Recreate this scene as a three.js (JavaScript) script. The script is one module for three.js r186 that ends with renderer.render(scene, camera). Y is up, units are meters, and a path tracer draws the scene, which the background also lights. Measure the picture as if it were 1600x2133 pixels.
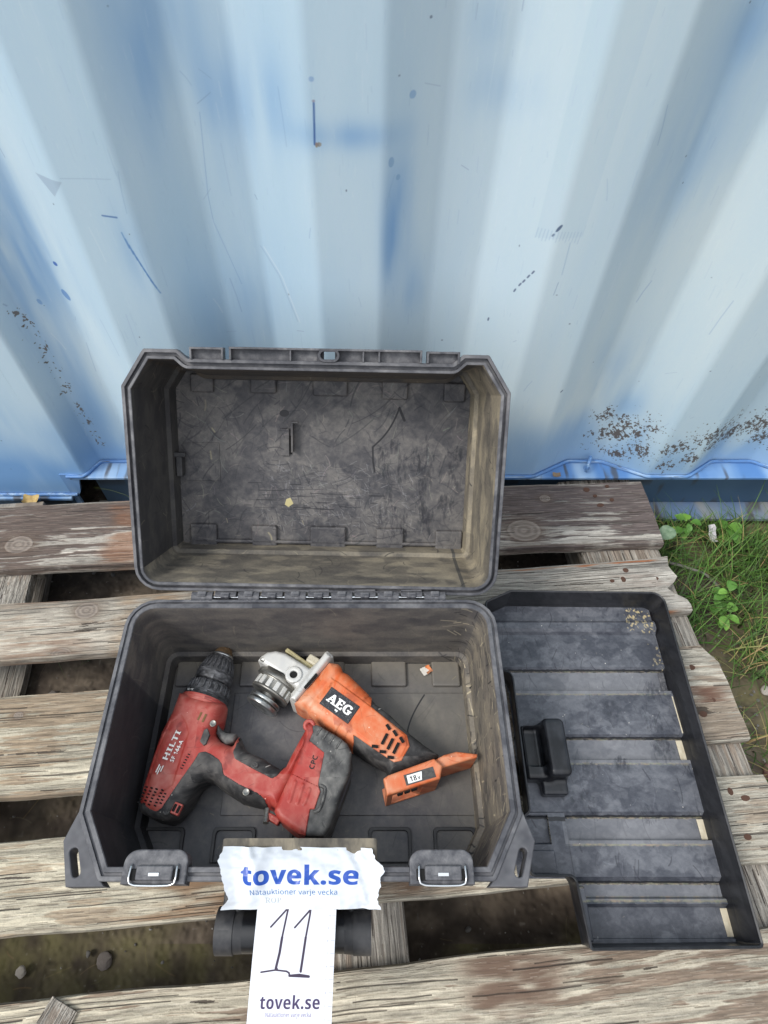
import * as THREE from 'three';
import { mergeGeometries, mergeVertices, toCreasedNormals } from 'three/addons/utils/BufferGeometryUtils.js';
import { RoundedBoxGeometry } from 'three/addons/geometries/RoundedBoxGeometry.js';

// ------------------------------------------------------------------ camera, sky, sun, exposure
const scene = new THREE.Scene();
const camera = new THREE.PerspectiveCamera(79.61, 1600 / 2133, 0.02, 200);
camera.position.set(0, 1.01, 0);
camera.rotation.set(THREE.MathUtils.degToRad(-54.9), 0, 0);
camera.setViewOffset(1600, 2133, 40, 0, 1600, 2133);      // the photograph is cropped a little off its optical axis
const SUN = new THREE.Vector3(-0.70, 0.95, 0.30).normalize();
const SKY = 0.78, SUN_I = 1.5, EXPOSURE = 1.68;
{
  const W = 256, H = 128, d = new Float32Array(W * H * 4), v = new THREE.Vector3();
  for (let j = 0; j < H; j++) for (let i = 0; i < W; i++) {
    const el = ((j + 0.5) / H - 0.5) * Math.PI, az = ((i + 0.5) / W - 0.5) * 2 * Math.PI;
    v.set(Math.cos(el) * Math.cos(az), Math.sin(el), Math.cos(el) * Math.sin(az));
    const up = Math.max(0, v.y), s = Math.max(0, v.dot(SUN));
    const veil = 0.52 + 0.36 * up + 0.85 * Math.pow(s, 2.5);
    const cloud = 1 + 0.07 * Math.sin(3 * az + 2.1 * Math.sin(5 * el)) * Math.sin(6 * el + 1.3 * Math.sin(2 * az));
    const l = v.y < 0 ? 0.22 : SKY * veil * cloud;
    const o = (j * W + i) * 4;
    d[o] = l * 0.95; d[o + 1] = l * 0.99; d[o + 2] = l * 1.05; d[o + 3] = 1;
  }
  const t = new THREE.DataTexture(d, W, H, THREE.RGBAFormat, THREE.FloatType);
  t.mapping = THREE.EquirectangularReflectionMapping; t.magFilter = THREE.LinearFilter; t.needsUpdate = true;
  scene.background = t; scene.environment = t;
}
const sun = new THREE.DirectionalLight(new THREE.Color(1, 0.95, 0.87), SUN_I);
sun.position.copy(SUN).multiplyScalar(6); sun.castShadow = true; sun.shadow.radius = 34; sun.shadow.mapSize.set(2048, 2048);
Object.assign(sun.shadow.camera, { left: -2, right: 2, top: 2, bottom: -2, near: 0.5, far: 14 });
scene.add(sun, sun.target);
const renderer = new THREE.WebGLRenderer({ antialias: true });
renderer.setSize(768, 1024); renderer.shadowMap.enabled = true;
renderer.toneMapping = THREE.LinearToneMapping; renderer.toneMappingExposure = EXPOSURE;

// ------------------------------------------------------------------ helpers
function rng(s) { return () => { s = (s + 0x6d2b79f5) | 0; let t = Math.imul(s ^ (s >>> 15), 1 | s); t = (t + Math.imul(t ^ (t >>> 7), 61 | t)) ^ t; return ((t ^ (t >>> 14)) >>> 0) / 4294967296; }; }
const hash = (x, y) => { let h = Math.imul(x, 374761393) + Math.imul(y, 668265263) | 0; h = Math.imul(h ^ (h >>> 13), 1274126177); return ((h ^ (h >>> 16)) >>> 0) / 4294967296; };
const mod = (a, n) => ((a % n) + n) % n;
function vn(x, y, p = 0, q = 0) {
  let xi = Math.floor(x), yi = Math.floor(y); const fx = x - xi, fy = y - yi, u = fx * fx * (3 - 2 * fx), w = fy * fy * (3 - 2 * fy);
  let x1 = xi + 1, y1 = yi + 1;
  if (p) { xi = mod(xi, p); x1 = mod(x1, p); } if (q) { yi = mod(yi, q); y1 = mod(y1, q); }
  const a = hash(xi, yi), b = hash(x1, yi), c = hash(xi, y1), d = hash(x1, y1);
  return a + (b - a) * u + (c - a) * w + (a - b - c + d) * u * w;
}
function fbm(x, y, o = 4, p = 0, q = 0) { let s = 0, a = 0.5, n = 0; for (let i = 0; i < o; i++) { s += a * vn(x, y, p, q); n += a; a *= 0.5; x = x * 2 + (p ? 0 : 13.7); y = y * 2 + (q ? 0 : 7.3); p *= 2; q *= 2; } return s / n; }
const sst = (a, b, x) => { const t = Math.min(1, Math.max(0, (x - a) / (b - a))); return t * t * (3 - 2 * t); };
const mix3 = (a, b, t, o) => { o[0] = a[0] + (b[0] - a[0]) * t; o[1] = a[1] + (b[1] - a[1]) * t; o[2] = a[2] + (b[2] - a[2]) * t; return o; };
// a texture painted per pixel (f(u, v, out) gives sRGB 0..255, u right and v up in 0..1), then drawn over with the canvas pen (y down, pixels)
function paint(w, h, f, pen, srgb = true) {
  const c = document.createElement('canvas'); c.width = w; c.height = h; const g = c.getContext('2d');
  if (f) {
    const im = g.createImageData(w, h), o = [0, 0, 0, 255];
    for (let j = 0; j < h; j++) for (let i = 0; i < w; i++) { o[3] = 255; f((i + 0.5) / w, 1 - (j + 0.5) / h, o); const k = (j * w + i) * 4; im.data[k] = o[0]; im.data[k + 1] = o[1]; im.data[k + 2] = o[2]; im.data[k + 3] = o[3]; }
    g.putImageData(im, 0, 0);
  }
  if (pen) pen(g, w, h);
  const t = new THREE.CanvasTexture(c); if (srgb) t.colorSpace = THREE.SRGBColorSpace;
  t.wrapS = t.wrapT = THREE.RepeatWrapping; t.anisotropy = 8; return t;
}
function numbered() { const used = {}; return (n) => { const k = used[n] = (used[n] ?? -1) + 1; return k ? n + '_' + String(k).padStart(3, '0') : n; }; }
const topName = numbered();
function shadows(m) { m.castShadow = m.receiveShadow = true; return m; }
function thing(name, label, category, x = 0, y = 0, z = 0, group) {
  const o = new THREE.Group(); o.name = topName(name); o.position.set(x, y, z); o.userData = { label, category }; if (group) o.userData.group = group; scene.add(o); return o;
}
const partName = new Map();
function part(parent, name, geo, mat, x = 0, y = 0, z = 0) {
  if (!partName.has(parent)) partName.set(parent, numbered());
  const m = shadows(new THREE.Mesh(geo, mat)); m.name = partName.get(parent)(name); m.position.set(x, y, z); parent.add(m); return m;
}
function single(name, label, category, geo, mat, x = 0, y = 0, z = 0) { const m = shadows(new THREE.Mesh(geo, mat)); m.name = topName(name); m.position.set(x, y, z); m.userData = { label, category }; scene.add(m); return m; }
function struct(name, geo, mat, x = 0, y = 0, z = 0) { const m = shadows(new THREE.Mesh(geo, mat)); m.name = topName(name); m.position.set(x, y, z); m.userData = { kind: 'structure' }; scene.add(m); return m; }
const box = (w, h, d, r = 0.0012, x = 0, y = 0, z = 0) => { const g = new RoundedBoxGeometry(w, h, d, 2, Math.min(r, w * 0.45, h * 0.45, d * 0.45)); g.translate(x, y, z); return g; };
const cyl = (r0, r1, h, n = 24) => new THREE.CylinderGeometry(r0, r1, h, n);
const merged = (list) => mergeGeometries(list.map((g) => { const c = g.index ? g.toNonIndexed() : g; for (const k of Object.keys(c.attributes)) if (!['position', 'normal', 'uv'].includes(k)) c.deleteAttribute(k); return c; }));
function planarUV(geo, s = 1, ax = 'x', ay = 'z') { const p = geo.attributes.position, uv = new Float32Array(p.count * 2), gx = { x: 'getX', y: 'getY', z: 'getZ' }; for (let i = 0; i < p.count; i++) { uv[2 * i] = p[gx[ax]](i) * s; uv[2 * i + 1] = p[gx[ay]](i) * s; } geo.setAttribute('uv', new THREE.BufferAttribute(uv, 2)); return geo; }
const std = (o) => new THREE.MeshStandardMaterial(o);

// ---- signed distance solids, meshed with surface nets
function sdPoly(px, py, v) {
  let d = Infinity, s = 1;
  for (let i = 0, j = v.length - 1; i < v.length; j = i++) {
    const ex = v[j][0] - v[i][0], ey = v[j][1] - v[i][1], wx = px - v[i][0], wy = py - v[i][1];
    const t = Math.min(1, Math.max(0, (wx * ex + wy * ey) / (ex * ex + ey * ey))), bx = wx - ex * t, by = wy - ey * t;
    d = Math.min(d, bx * bx + by * by);
    const c1 = py >= v[i][1], c2 = py < v[j][1], c3 = ex * wy > ey * wx;
    if ((c1 && c2 && c3) || (!c1 && !c2 && !c3)) s = -s;
  }
  return s * Math.sqrt(d);
}
const mm = (pts) => pts.map(([x, z]) => [x / 1000, z / 1000]);
const extrude = (poly, yc, h, r) => (x, y, z) => { const a = sdPoly(x, z, poly) + r, b = Math.abs(y - yc) - h + r; return Math.min(Math.max(a, b), 0) + Math.hypot(Math.max(a, 0), Math.max(b, 0)) - r; };
const sdBox = (cx, cy, cz, hx, hy, hz, r = 0) => (x, y, z) => { const a = Math.abs(x - cx) - hx + r, b = Math.abs(y - cy) - hy + r, c = Math.abs(z - cz) - hz + r; return Math.min(Math.max(a, b, c), 0) + Math.hypot(Math.max(a, 0), Math.max(b, 0), Math.max(c, 0)) - r; };
const smin = (a, b, k) => { const h = Math.max(k - Math.abs(a - b), 0) / k; return Math.min(a, b) - h * h * k / 4; };
function nets(f, lo, hi, h, uvScale = 5) {
  const n = [0, 1, 2].map((k) => Math.ceil((hi[k] - lo[k]) / h) + 1), [nx, ny, nz] = n, val = new Float32Array(nx * ny * nz), at = (i, j, k) => (k * ny + j) * nx + i;
  for (let k = 0; k < nz; k++) for (let j = 0; j < ny; j++) for (let i = 0; i < nx; i++) val[at(i, j, k)] = f(lo[0] + i * h, lo[1] + j * h, lo[2] + k * h);
  const id = new Int32Array(nx * ny * nz).fill(-1), pos = [], idx = [];
  const C = [[0, 0, 0], [1, 0, 0], [0, 1, 0], [1, 1, 0], [0, 0, 1], [1, 0, 1], [0, 1, 1], [1, 1, 1]], E = [[0, 1], [2, 3], [4, 5], [6, 7], [0, 2], [1, 3], [4, 6], [5, 7], [0, 4], [1, 5], [2, 6], [3, 7]];
  for (let k = 0; k < nz - 1; k++) for (let j = 0; j < ny - 1; j++) for (let i = 0; i < nx - 1; i++) {
    let m = 0; const v = C.map(([a, b, c], q) => { const w = val[at(i + a, j + b, k + c)]; if (w < 0) m |= 1 << q; return w; });
    if (m === 0 || m === 255) continue;
    let x = 0, y = 0, z = 0, c = 0;
    for (const [a, b] of E) if ((v[a] < 0) !== (v[b] < 0)) { const t = v[a] / (v[a] - v[b]); x += C[a][0] + t * (C[b][0] - C[a][0]); y += C[a][1] + t * (C[b][1] - C[a][1]); z += C[a][2] + t * (C[b][2] - C[a][2]); c++; }
    id[at(i, j, k)] = pos.length / 3; pos.push(lo[0] + (i + x / c) * h, lo[1] + (j + y / c) * h, lo[2] + (k + z / c) * h);
  }
  const quad = (a, b, c, d, flip) => { if (a < 0 || b < 0 || c < 0 || d < 0) return; if (flip) idx.push(a, c, b, a, d, c); else idx.push(a, b, c, a, c, d); };
  for (let k = 1; k < nz - 1; k++) for (let j = 1; j < ny - 1; j++) for (let i = 1; i < nx - 1; i++) {
    const s = val[at(i, j, k)] < 0;
    if (s !== val[at(i + 1, j, k)] < 0) quad(id[at(i, j - 1, k - 1)], id[at(i, j, k - 1)], id[at(i, j, k)], id[at(i, j - 1, k)], !s);
    if (s !== val[at(i, j + 1, k)] < 0) quad(id[at(i - 1, j, k - 1)], id[at(i - 1, j, k)], id[at(i, j, k)], id[at(i, j, k - 1)], !s);
    if (s !== val[at(i, j, k + 1)] < 0) quad(id[at(i - 1, j - 1, k)], id[at(i, j - 1, k)], id[at(i, j, k)], id[at(i - 1, j, k)], !s);
  }
  const cnt = pos.length / 3, nor = new Float32Array(cnt * 3), uv = new Float32Array(cnt * 2), e = h * 0.4;
  for (let i = 0; i < cnt; i++) {
    let [x, y, z] = [pos[3 * i], pos[3 * i + 1], pos[3 * i + 2]];
    let gx = f(x + e, y, z) - f(x - e, y, z), gy = f(x, y + e, z) - f(x, y - e, z), gz = f(x, y, z + e) - f(x, y, z - e), l = Math.hypot(gx, gy, gz) || 1; gx /= l; gy /= l; gz /= l;
    const d = f(x, y, z) * 0.8; if (Math.abs(d) < h) { x -= gx * d; y -= gy * d; z -= gz * d; pos[3 * i] = x; pos[3 * i + 1] = y; pos[3 * i + 2] = z; }
    nor.set([gx, gy, gz], 3 * i); uv[2 * i] = (x + y * 0.6) * uvScale; uv[2 * i + 1] = (-z + y * 0.5) * uvScale;
  }
  const g = new THREE.BufferGeometry(); g.setAttribute('position', new THREE.Float32BufferAttribute(pos, 3)); g.setAttribute('normal', new THREE.BufferAttribute(nor, 3)); g.setAttribute('uv', new THREE.BufferAttribute(uv, 2)); g.setIndex(idx); return g;
}

// ---- shells: rings of an outline, each pulled in by its own amount, joined from outside bottom over the rim to inside bottom
function inset(c, d) {
  const n = c.length, out = [];
  for (let i = 0; i < n; i++) {
    const p = c[(i + n - 1) % n], q = c[i], r = c[(i + 1) % n], l1 = Math.hypot(q[0] - p[0], q[1] - p[1]), l2 = Math.hypot(r[0] - q[0], r[1] - q[1]);
    const n1 = [-(q[1] - p[1]) / l1, (q[0] - p[0]) / l1], n2 = [-(r[1] - q[1]) / l2, (r[0] - q[0]) / l2], k = 1 + n1[0] * n2[0] + n1[1] * n2[1];
    const turn = n1[0] * (r[0] - q[0]) + n1[1] * (r[1] - q[1]) > 0 ? 1 : -1;
    out.push([q[0] + d * (n1[0] + n2[0]) / k, q[1] + d * (n1[1] + n2[1]) / k, Math.max(0.0012, q[2] - turn * d)]);
  }
  return out;
}
function rounded(c, seg = 5) {              // corners counter-clockwise in (x, z') -> points with outward normals
  const n = c.length, out = [];
  for (let i = 0; i < n; i++) {
    const p = c[(i + n - 1) % n], q = c[i], r = c[(i + 1) % n], a = new THREE.Vector2(p[0] - q[0], p[1] - q[1]), b = new THREE.Vector2(r[0] - q[0], r[1] - q[1]);
    const la = a.length(), lb = b.length(); a.divideScalar(la); b.divideScalar(lb);
    const half = Math.acos(THREE.MathUtils.clamp(a.dot(b), -1, 1)) / 2, cut = Math.min(q[2] / Math.tan(half), la * 0.45, lb * 0.45), rad = cut * Math.tan(half);
    const n1 = [-a.y, a.x], n2 = [b.y, -b.x], turn = n1[0] * b.x + n1[1] * b.y < 0 ? 1 : -1;
    const bis = a.clone().add(b).normalize(), cx = q[0] + bis.x * rad / Math.sin(half), cz = q[1] + bis.y * rad / Math.sin(half);
    for (let s = 0; s <= seg; s++) {
      const t = s / seg, a0 = Math.atan2(n1[1], n1[0]); let a1 = Math.atan2(n2[1], n2[0]); while (a1 - a0 > Math.PI) a1 -= 2 * Math.PI; while (a1 - a0 < -Math.PI) a1 += 2 * Math.PI;
      const an = a0 + (a1 - a0) * t, nx = Math.cos(an), nz = Math.sin(an); out.push([cx + turn * rad * nx, cz + turn * rad * nz, nx, nz]);
    }
  }
  return out;
}
function shell(corners, rings, uvs = 2, seg = 5) {   // rings: [inset, y]; the outline lies in (x, -z)
  const R = rings.map(([d, y]) => ({ y, p: rounded(inset(corners, d), seg) })), N = R[0].p.length, pos = [], nor = [], uv = [], idx = [];
  let acc = 0; const per = [0]; for (let i = 0; i < N; i++) { const a = R[0].p[i], b = R[0].p[(i + 1) % N]; per.push(per[i] + Math.hypot(a[0] - b[0], a[1] - b[1])); }
  for (let k = 0; k + 1 < R.length; k++) {
    const A = R[k], B = R[k + 1], len = Math.hypot(rings[k][0] - rings[k + 1][0], A.y - B.y), base = pos.length / 3, dn = -(rings[k + 1][0] - rings[k][0]), dy = B.y - A.y, l = Math.hypot(dn, dy) || 1;
    for (let i = 0; i <= N; i++) for (const [r, t] of [[A, 0], [B, len]]) { const q = r.p[i % N]; pos.push(q[0], r.y, -q[1]); nor.push(q[2] * dy / l, -dn / l, -q[3] * dy / l); uv.push(per[i] * uvs, (acc + t) * uvs); }
    for (let i = 0; i < N; i++) { const a = base + 2 * i; idx.push(a, a + 2, a + 3, a, a + 3, a + 1); }
    acc += len;
  }
  const g = new THREE.BufferGeometry(); g.setAttribute('position', new THREE.Float32BufferAttribute(pos, 3)); g.setAttribute('normal', new THREE.Float32BufferAttribute(nor, 3)); g.setAttribute('uv', new THREE.Float32BufferAttribute(uv, 2)); g.setIndex(idx); return g;
}
function cap(corners, d, y, ux, uz, w, h, seg = 5) {    // flat fill of an outline; uv 0..1 over a rectangle that starts at (ux, uz) in (x, -z)
  const p = rounded(inset(corners, d), seg), s = new THREE.Shape(p.map((q) => new THREE.Vector2(q[0], q[1]))), g = new THREE.ShapeGeometry(s);
  const P = g.attributes.position, uv = []; for (let i = 0; i < P.count; i++) { uv.push((P.getX(i) - ux) / w, (P.getY(i) - uz) / h); } g.setAttribute('uv', new THREE.Float32BufferAttribute(uv, 2)); g.rotateX(-Math.PI / 2); g.translate(0, y, 0); return g;
}
// a thin flat print lying at (x, y, z), its text running along (dx, dz)
function print(parent, name, tex, x, y, z, dx, dz, w, h, o = {}) {
  const l = Math.hypot(dx, dz), X = new THREE.Vector3(dx / l, 0, dz / l), Y = new THREE.Vector3(dz / l, 0, -dx / l), g = new THREE.PlaneGeometry(w, h);
  const m = part(parent, name, g, std({ map: tex, roughness: 0.6, ...o }), x, y, z); m.quaternion.setFromRotationMatrix(new THREE.Matrix4().makeBasis(X, Y, new THREE.Vector3(0, 1, 0))); return m;
}

// ------------------------------------------------------------------ materials
const STROKES = (g, seed, n, w, h, col, len, wid, ang = null, spread = 3.2) => { const r = rng(seed); for (let i = 0; i < n; i++) { const x = r() * w, y = r() * h, a = ang === null ? r() * 6.28 : ang + (r() - 0.5) * spread, l = len * (0.3 + r()), b = (r() - 0.5) * 0.5; g.strokeStyle = col(r); g.lineWidth = wid * (0.4 + r()); g.lineCap = 'round'; for (const ox of [0, x > w / 2 ? -w : w]) { g.beginPath(); g.moveTo(x + ox, y); g.quadraticCurveTo(x + ox + Math.cos(a) * l / 2 - Math.sin(a) * l * b, y + Math.sin(a) * l / 2 + Math.cos(a) * l * b, x + ox + Math.cos(a) * l, y + Math.sin(a) * l); g.stroke(); } } };
// black plastic under dust, repeating every half metre
function plastic(seed, w, h, base, dust, amount, streak, P = 8) {
  return (u, v, o) => {
    const x = u * P, y = v * P * h / w, q = Math.round(P * h / w), s = seed * 17;
    const a = fbm(x + s, y + s, 5, 0, 0), b = fbm(x * streak[0] + s, y * streak[1] + 5 + s, 4), c = vn(u * w / 2.2, v * h / 2.2 + s);
    const f = fbm(x * 7 + s, y * 7 + 2, 3), t = Math.min(0.92, Math.max(0, amount + (a - 0.5) * 0.8 + (b - 0.5) * 0.7 + (f - 0.5) * 0.5 + (c - 0.5) * 0.2));
    mix3(base, dust, t, o);
  };
}
// the same with rubbed, crisp-edged dusty patches
function rubbed(seed, P, Q, base, dust, lo, hi, grain = 1) { const s = seed * 19; return (u, v, o) => { const x = u * P, y = v * Q, w = fbm(x * 1.7 + s, y * 1.7 + 3, 3) - 0.5, p = sst(0.43, 0.57, fbm(x + w * 1.4 + s, y + w * 0.9, 5)), q = sst(0.4, 0.62, fbm(x * 3.1 + 7 - w, y * 3.1 + s + w, 4)), c = vn(u * P * 34, v * Q * 34 + s), f = fbm(x * 9, y * 9 + s, 3); mix3(base, dust, Math.min(0.95, Math.max(0, lo + (hi - lo) * (0.6 * p + 0.4 * q) + grain * ((c - 0.5) * 0.12 + (f - 0.5) * 0.34))), o); }; }
const DARK = [33, 34, 39], DUST = [112, 107, 97], TAN = [150, 136, 108];
const wallTexA = paint(1024, 512, plastic(1, 1024, 512, DARK, [98, 94, 88], 0.30, [0.9, 4], 10), (g, w, h) => {
  STROKES(g, 3, 260, w, h, (r) => `rgba(160,150,130,${0.05 + r() * 0.16})`, 60, 1.6, 1.57, 1.4); STROKES(g, 4, 200, w, h, (r) => `rgba(20,20,24,${0.1 + r() * 0.3})`, 70, 2.2, 1.4, 1.8);
});
const mShellWall = std({ map: wallTexA, roughness: 0.72, side: THREE.DoubleSide });
const mRim = std({ map: paint(512, 512, plastic(7, 512, 512, [56, 57, 63], [132, 131, 132], 0.36, [6, 6], 6)), roughness: 0.55 });
const mBlack = std({ map: paint(256, 256, plastic(9, 256, 256, [30, 31, 35], [92, 90, 88], 0.22, [3, 3], 5)), roughness: 0.5 });
const mGlossBlack = std({ map: paint(256, 256, plastic(10, 256, 256, [17, 18, 22], [80, 82, 88], 0.12, [2, 5], 4)), roughness: 0.28 });
const mChrome = std({ color: 0xd0d2d4, metalness: 0.95, roughness: 0.22 });
const mVoid = std({ color: 0x0a0a0b, roughness: 0.9 });

// ------------------------------------------------------------------ ground
const ground = (() => {
  const N = 260, g = new THREE.PlaneGeometry(2, 2, N, N), p = g.attributes.position, uv = g.attributes.uv;
  for (let i = 0; i < p.count; i++) {
    const s = p.getX(i), t = p.getY(i), x = 0.75 * s + 59 * Math.pow(s, 7), z = -0.2 - 0.55 * t - 59 * Math.pow(t, 7);
    const near = Math.exp(-(x * x + z * z) / 6), y = near * ((fbm(x * 9 + 40, z * 9 + 40, 4) - 0.5) * 0.030 + (fbm(x * 45, z * 45 + 9, 2) - 0.5) * 0.009) - 0.006;
    p.setXYZ(i, x, y, z); uv.setXY(i, x / 0.9, -z / 0.9);
  }
  g.computeVertexNormals();
  const P = 9, soil = (u, v, o) => {
    const a = fbm(u * P, v * P, 5, P, P), b = fbm(u * 40, v * 40, 3, 40, 40), m = fbm(u * 5 + 9, v * 5 + 3, 4), peb = vn(u * 160, v * 160, 160, 160);
    mix3([60, 52, 45], [122, 110, 96], sst(0.25, 0.8, a * 0.55 + b * 0.45), o); mix3([o[0], o[1], o[2]], [92, 90, 50], sst(0.48, 0.64, m) * 0.75 * b, o);
    if (peb > 0.9) mix3([o[0], o[1], o[2]], [128, 124, 118], (peb - 0.9) * 6, o);
  };
  const bump = paint(1024, 1024, (u, v, o) => { const k = 255 * (0.55 * fbm(u * 24, v * 24, 5, 24, 24) + 0.45 * vn(u * 150, v * 150, 150, 150)); o[0] = o[1] = o[2] = k; }, null, false);
  return struct('ground', g, std({ map: paint(1024, 1024, soil, (c, w, h) => { STROKES(c, 21, 300, w, h, (r) => `rgba(${120 + r() * 40},${105 + r() * 35},${70 + r() * 30},${0.15 + 0.4 * r()})`, 30, 1.1); }), bumpMap: bump, bumpScale: 0.006, roughness: 0.96 }));
})();

// ------------------------------------------------------------------ shipping container
{
  const X0 = -0.75, UW = 1.6, Y0 = 0.06, VH = 0.8;        // stretch of wall that one copy of the paint covers, in metres
  const px = (x) => (x - X0) / UW, py = (y) => (y - Y0) / VH;
  const pits = [[-0.4804, 0.4318], [-0.4785, 0.3965], [-0.4764, 0.3587], [-0.476, 0.3235], [-0.4719, 0.275], [-0.4682, 0.1974], [-0.47, 0.25], [-0.482, 0.46]];
  const rust = [[0.405, 0.262, 1], [0.4448, 0.236, 1.9], [0.425, 0.215, 1.5], [0.4789, 0.191, 1.2], [0.5313, 0.175, 1], [0.5274, 0.2161, 1.2], [0.5848, 0.245, 1.7], [0.6, 0.22, 1.2], [0.6316, 0.2223, 1.4], [0.6712, 0.238, 1.6], [0.6989, 0.2137, 1.4], [0.45, 0.17, 0.9], [0.56, 0.19, 1]];
  const blot = [[-0.2032, 0.81, 0.035, 0.05, 0.75], [-0.1993, 0.763, 0.02, 0.05, 0.45], [-0.23, 0.735, 0.02, 0.05, 0.35], [-0.1513, 0.735, 0.05, 0.03, 0.5], [-0.11, 0.745, 0.03, 0.04, 0.4], [0.039, 0.625, 0.016, 0.05, 0.85], [0.036, 0.575, 0.012, 0.05, 1.0], [0.062, 0.52, 0.02, 0.04, 0.6], [-0.02, 0.711, 0.045, 0.012, 0.75], [0.146, 0.742, 0.03, 0.02, 0.85], [0.135, 0.795, 0.035, 0.02, 0.35], [0.371, 0.795, 0.025, 0.03, 0.55], [0.37, 0.74, 0.04, 0.05, 0.2], [0.374, 0.359, 0.035, 0.05, 0.75], [0.43, 0.285, 0.03, 0.03, 0.7], [0.262, 0.25, 0.05, 0.04, 0.75], [-0.425, 0.6, 0.03, 0.10, 0.95], [-0.41, 0.52, 0.03, 0.08, 0.8], [-0.174, 0.457, 0.05, 0.07, 0.6], [-0.145, 0.72, 0.03, 0.08, 0.35], [-0.2822, 0.58, 0.012, 0.05, 0.6], [0.365, 0.66, 0.05, 0.06, 0.4], [-0.455, 0.57, 0.02, 0.08, 1.0], [-0.47, 0.47, 0.018, 0.1, 0.7], [-0.45, 0.33, 0.018, 0.1, 0.75], [-0.49, 0.24, 0.05, 0.05, 0.7], [-0.66, 0.15, 0.12, 0.05, 0.9], [-0.60, 0.3, 0.03, 0.07, 0.5], [-0.65, 0.25, 0.05, 0.05, 0.6]];
  const PALE = [196, 214, 224], MID = [168, 197, 217], BLUE = [108, 152, 201], WARM = [201, 214, 217];
  const coat = (u, v, o) => {
    const x = X0 + u * UW, y = Y0 + v * VH;
    const a = fbm(x * 9 + 3, y * 1.7 + 1, 4), b = fbm(x * 26, y * 4 + 8, 4), c = fbm(x * 4.5 + 20, y * 3.5 + 2, 3), f = vn(x * 700, y * 260), warm = sst(0.1, 0.45, x + 0.1 + (c - 0.5) * 0.4);
    let t = 0.44 + (a - 0.5) * 0.8 + (b - 0.5) * 0.5 + (c - 0.5) * 0.7 + (f - 0.5) * 0.07 - 0.10 * warm;
    let k = 0;
    for (const [bx, by, rx, ry, s] of blot) { const q = ((x - bx) / rx) ** 2 + ((y - by) / ry) ** 2; if (q < 9) k += 0.62 * s * Math.exp(-q * 0.75) * sst(0.25, 0.75, b * 0.75 + c * 0.25 + 0.12 * a) * 1.2; }
    k += sst(0.26, 0.15, y + (b - 0.5) * 0.16 + (a - 0.5) * 0.1) * 0.6;
    t = Math.min(1, Math.max(0, t));
    const pale = [PALE[0] + (WARM[0] - PALE[0]) * warm, PALE[1] + (WARM[1] - PALE[1]) * warm, PALE[2] + (WARM[2] - PALE[2]) * warm];
    mix3(pale, MID, t, o); mix3([o[0], o[1], o[2]], BLUE, Math.min(0.95, k), o);
    // rust pits where the paint has lifted
    let r = 0; const s1 = fbm(x * 260 + y * 60, y * 190, 3), s2 = vn(x * 620, y * 520);
    for (const [rx, ry, s] of rust) { const q = Math.hypot((x - rx - (y - ry) * 0.25) / 0.026, (y - ry) / 0.022) / s; if (q < 2) r = Math.max(r, Math.exp(-q * q * 1.6)); }
    if (r > 0.05) { const z = sst(0.70, 0.60, s1 * 0.72 + s2 * 0.28 + (1 - r) * 0.34 - 0.02) ; const z2 = sst(1.06 - r * 0.48, 1.16 - r * 0.48, s1 + 0.5 * s2 - 0.05); mix3([o[0], o[1], o[2]], [70, 60, 56], z2 * 0.8, o); }
    for (const [qx, qy] of pits) { const q = Math.hypot((x - qx) / 0.007, (y - qy) / 0.020); if (q < 1.6 && s1 + 0.4 * s2 > 0.76 + 0.2 * q) mix3([o[0], o[1], o[2]], [88, 76, 68], 0.75, o); }
  };
  const tex = paint(2048, 1024, coat, (g, w, h) => {
    const X = (x) => px(x) * w, Y = (y) => (1 - py(y)) * h, line = (pts, col, wd) => { g.strokeStyle = col; g.lineWidth = wd; g.lineCap = 'round'; g.beginPath(); pts.forEach(([x, y], i) => (i ? g.lineTo(X(x), Y(y)) : g.moveTo(X(x), Y(y)))); g.stroke(); };
    const dot = (x, y, rx, ry, col, rot = 0) => { g.fillStyle = col; g.beginPath(); g.ellipse(X(x), Y(y), rx, ry, rot, 0, 6.3); g.fill(); };
    line([[-0.0512, 0.7419], [-0.0518, 0.725], [-0.0524, 0.712], [-0.0528, 0.7033]], 'rgba(60,95,150,0.85)', 2.6); for (let i = 0; i < 26; i++) dot(-0.0490 + 0.004 * (hash(i, 1) + hash(i, 2) - 1), 0.7030 + 0.0022 * (hash(i, 3) + hash(i, 4) - 1), 0.8 + 1.6 * hash(i, 5), 0.7 + hash(i, 6), `rgba(${120 + 30 * hash(i, 7)},${112 + 20 * hash(i, 8)},${112 + 14 * hash(i, 9)},0.7)`, i); dot(-0.0512, 0.744, 2, 1.6, 'rgba(120,105,125,0.6)'); dot(-0.0522, 0.763, 3.5, 3, 'rgba(110,145,190,0.5)');
    line([[-0.1758, 0.7197], [-0.1856, 0.63], [-0.1856, 0.598], [-0.1653, 0.511]], 'rgba(105,140,186,0.4)', 1.1); line([[-0.1321, 0.5664], [-0.112, 0.53], [-0.0931, 0.4649]], 'rgba(140,165,190,0.4)', 2); line([[-0.128, 0.5664], [-0.108, 0.53], [-0.0901, 0.4649]], 'rgba(205,217,226,0.6)', 2);
    line([[-0.3036, 0.6258], [-0.2875, 0.6235]], 'rgba(80,115,165,0.8)', 2.4); g.fillStyle = 'rgba(150,170,190,0.7)'; g.beginPath(); g.moveTo(X(-0.3665), Y(0.6684)); g.lineTo(X(-0.335), Y(0.664)); g.lineTo(X(-0.352), Y(0.645)); g.fill();
    line([[-0.335, 0.668], [-0.31, 0.668], [-0.28, 0.667]], 'rgba(140,165,190,0.4)', 1.5);
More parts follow.
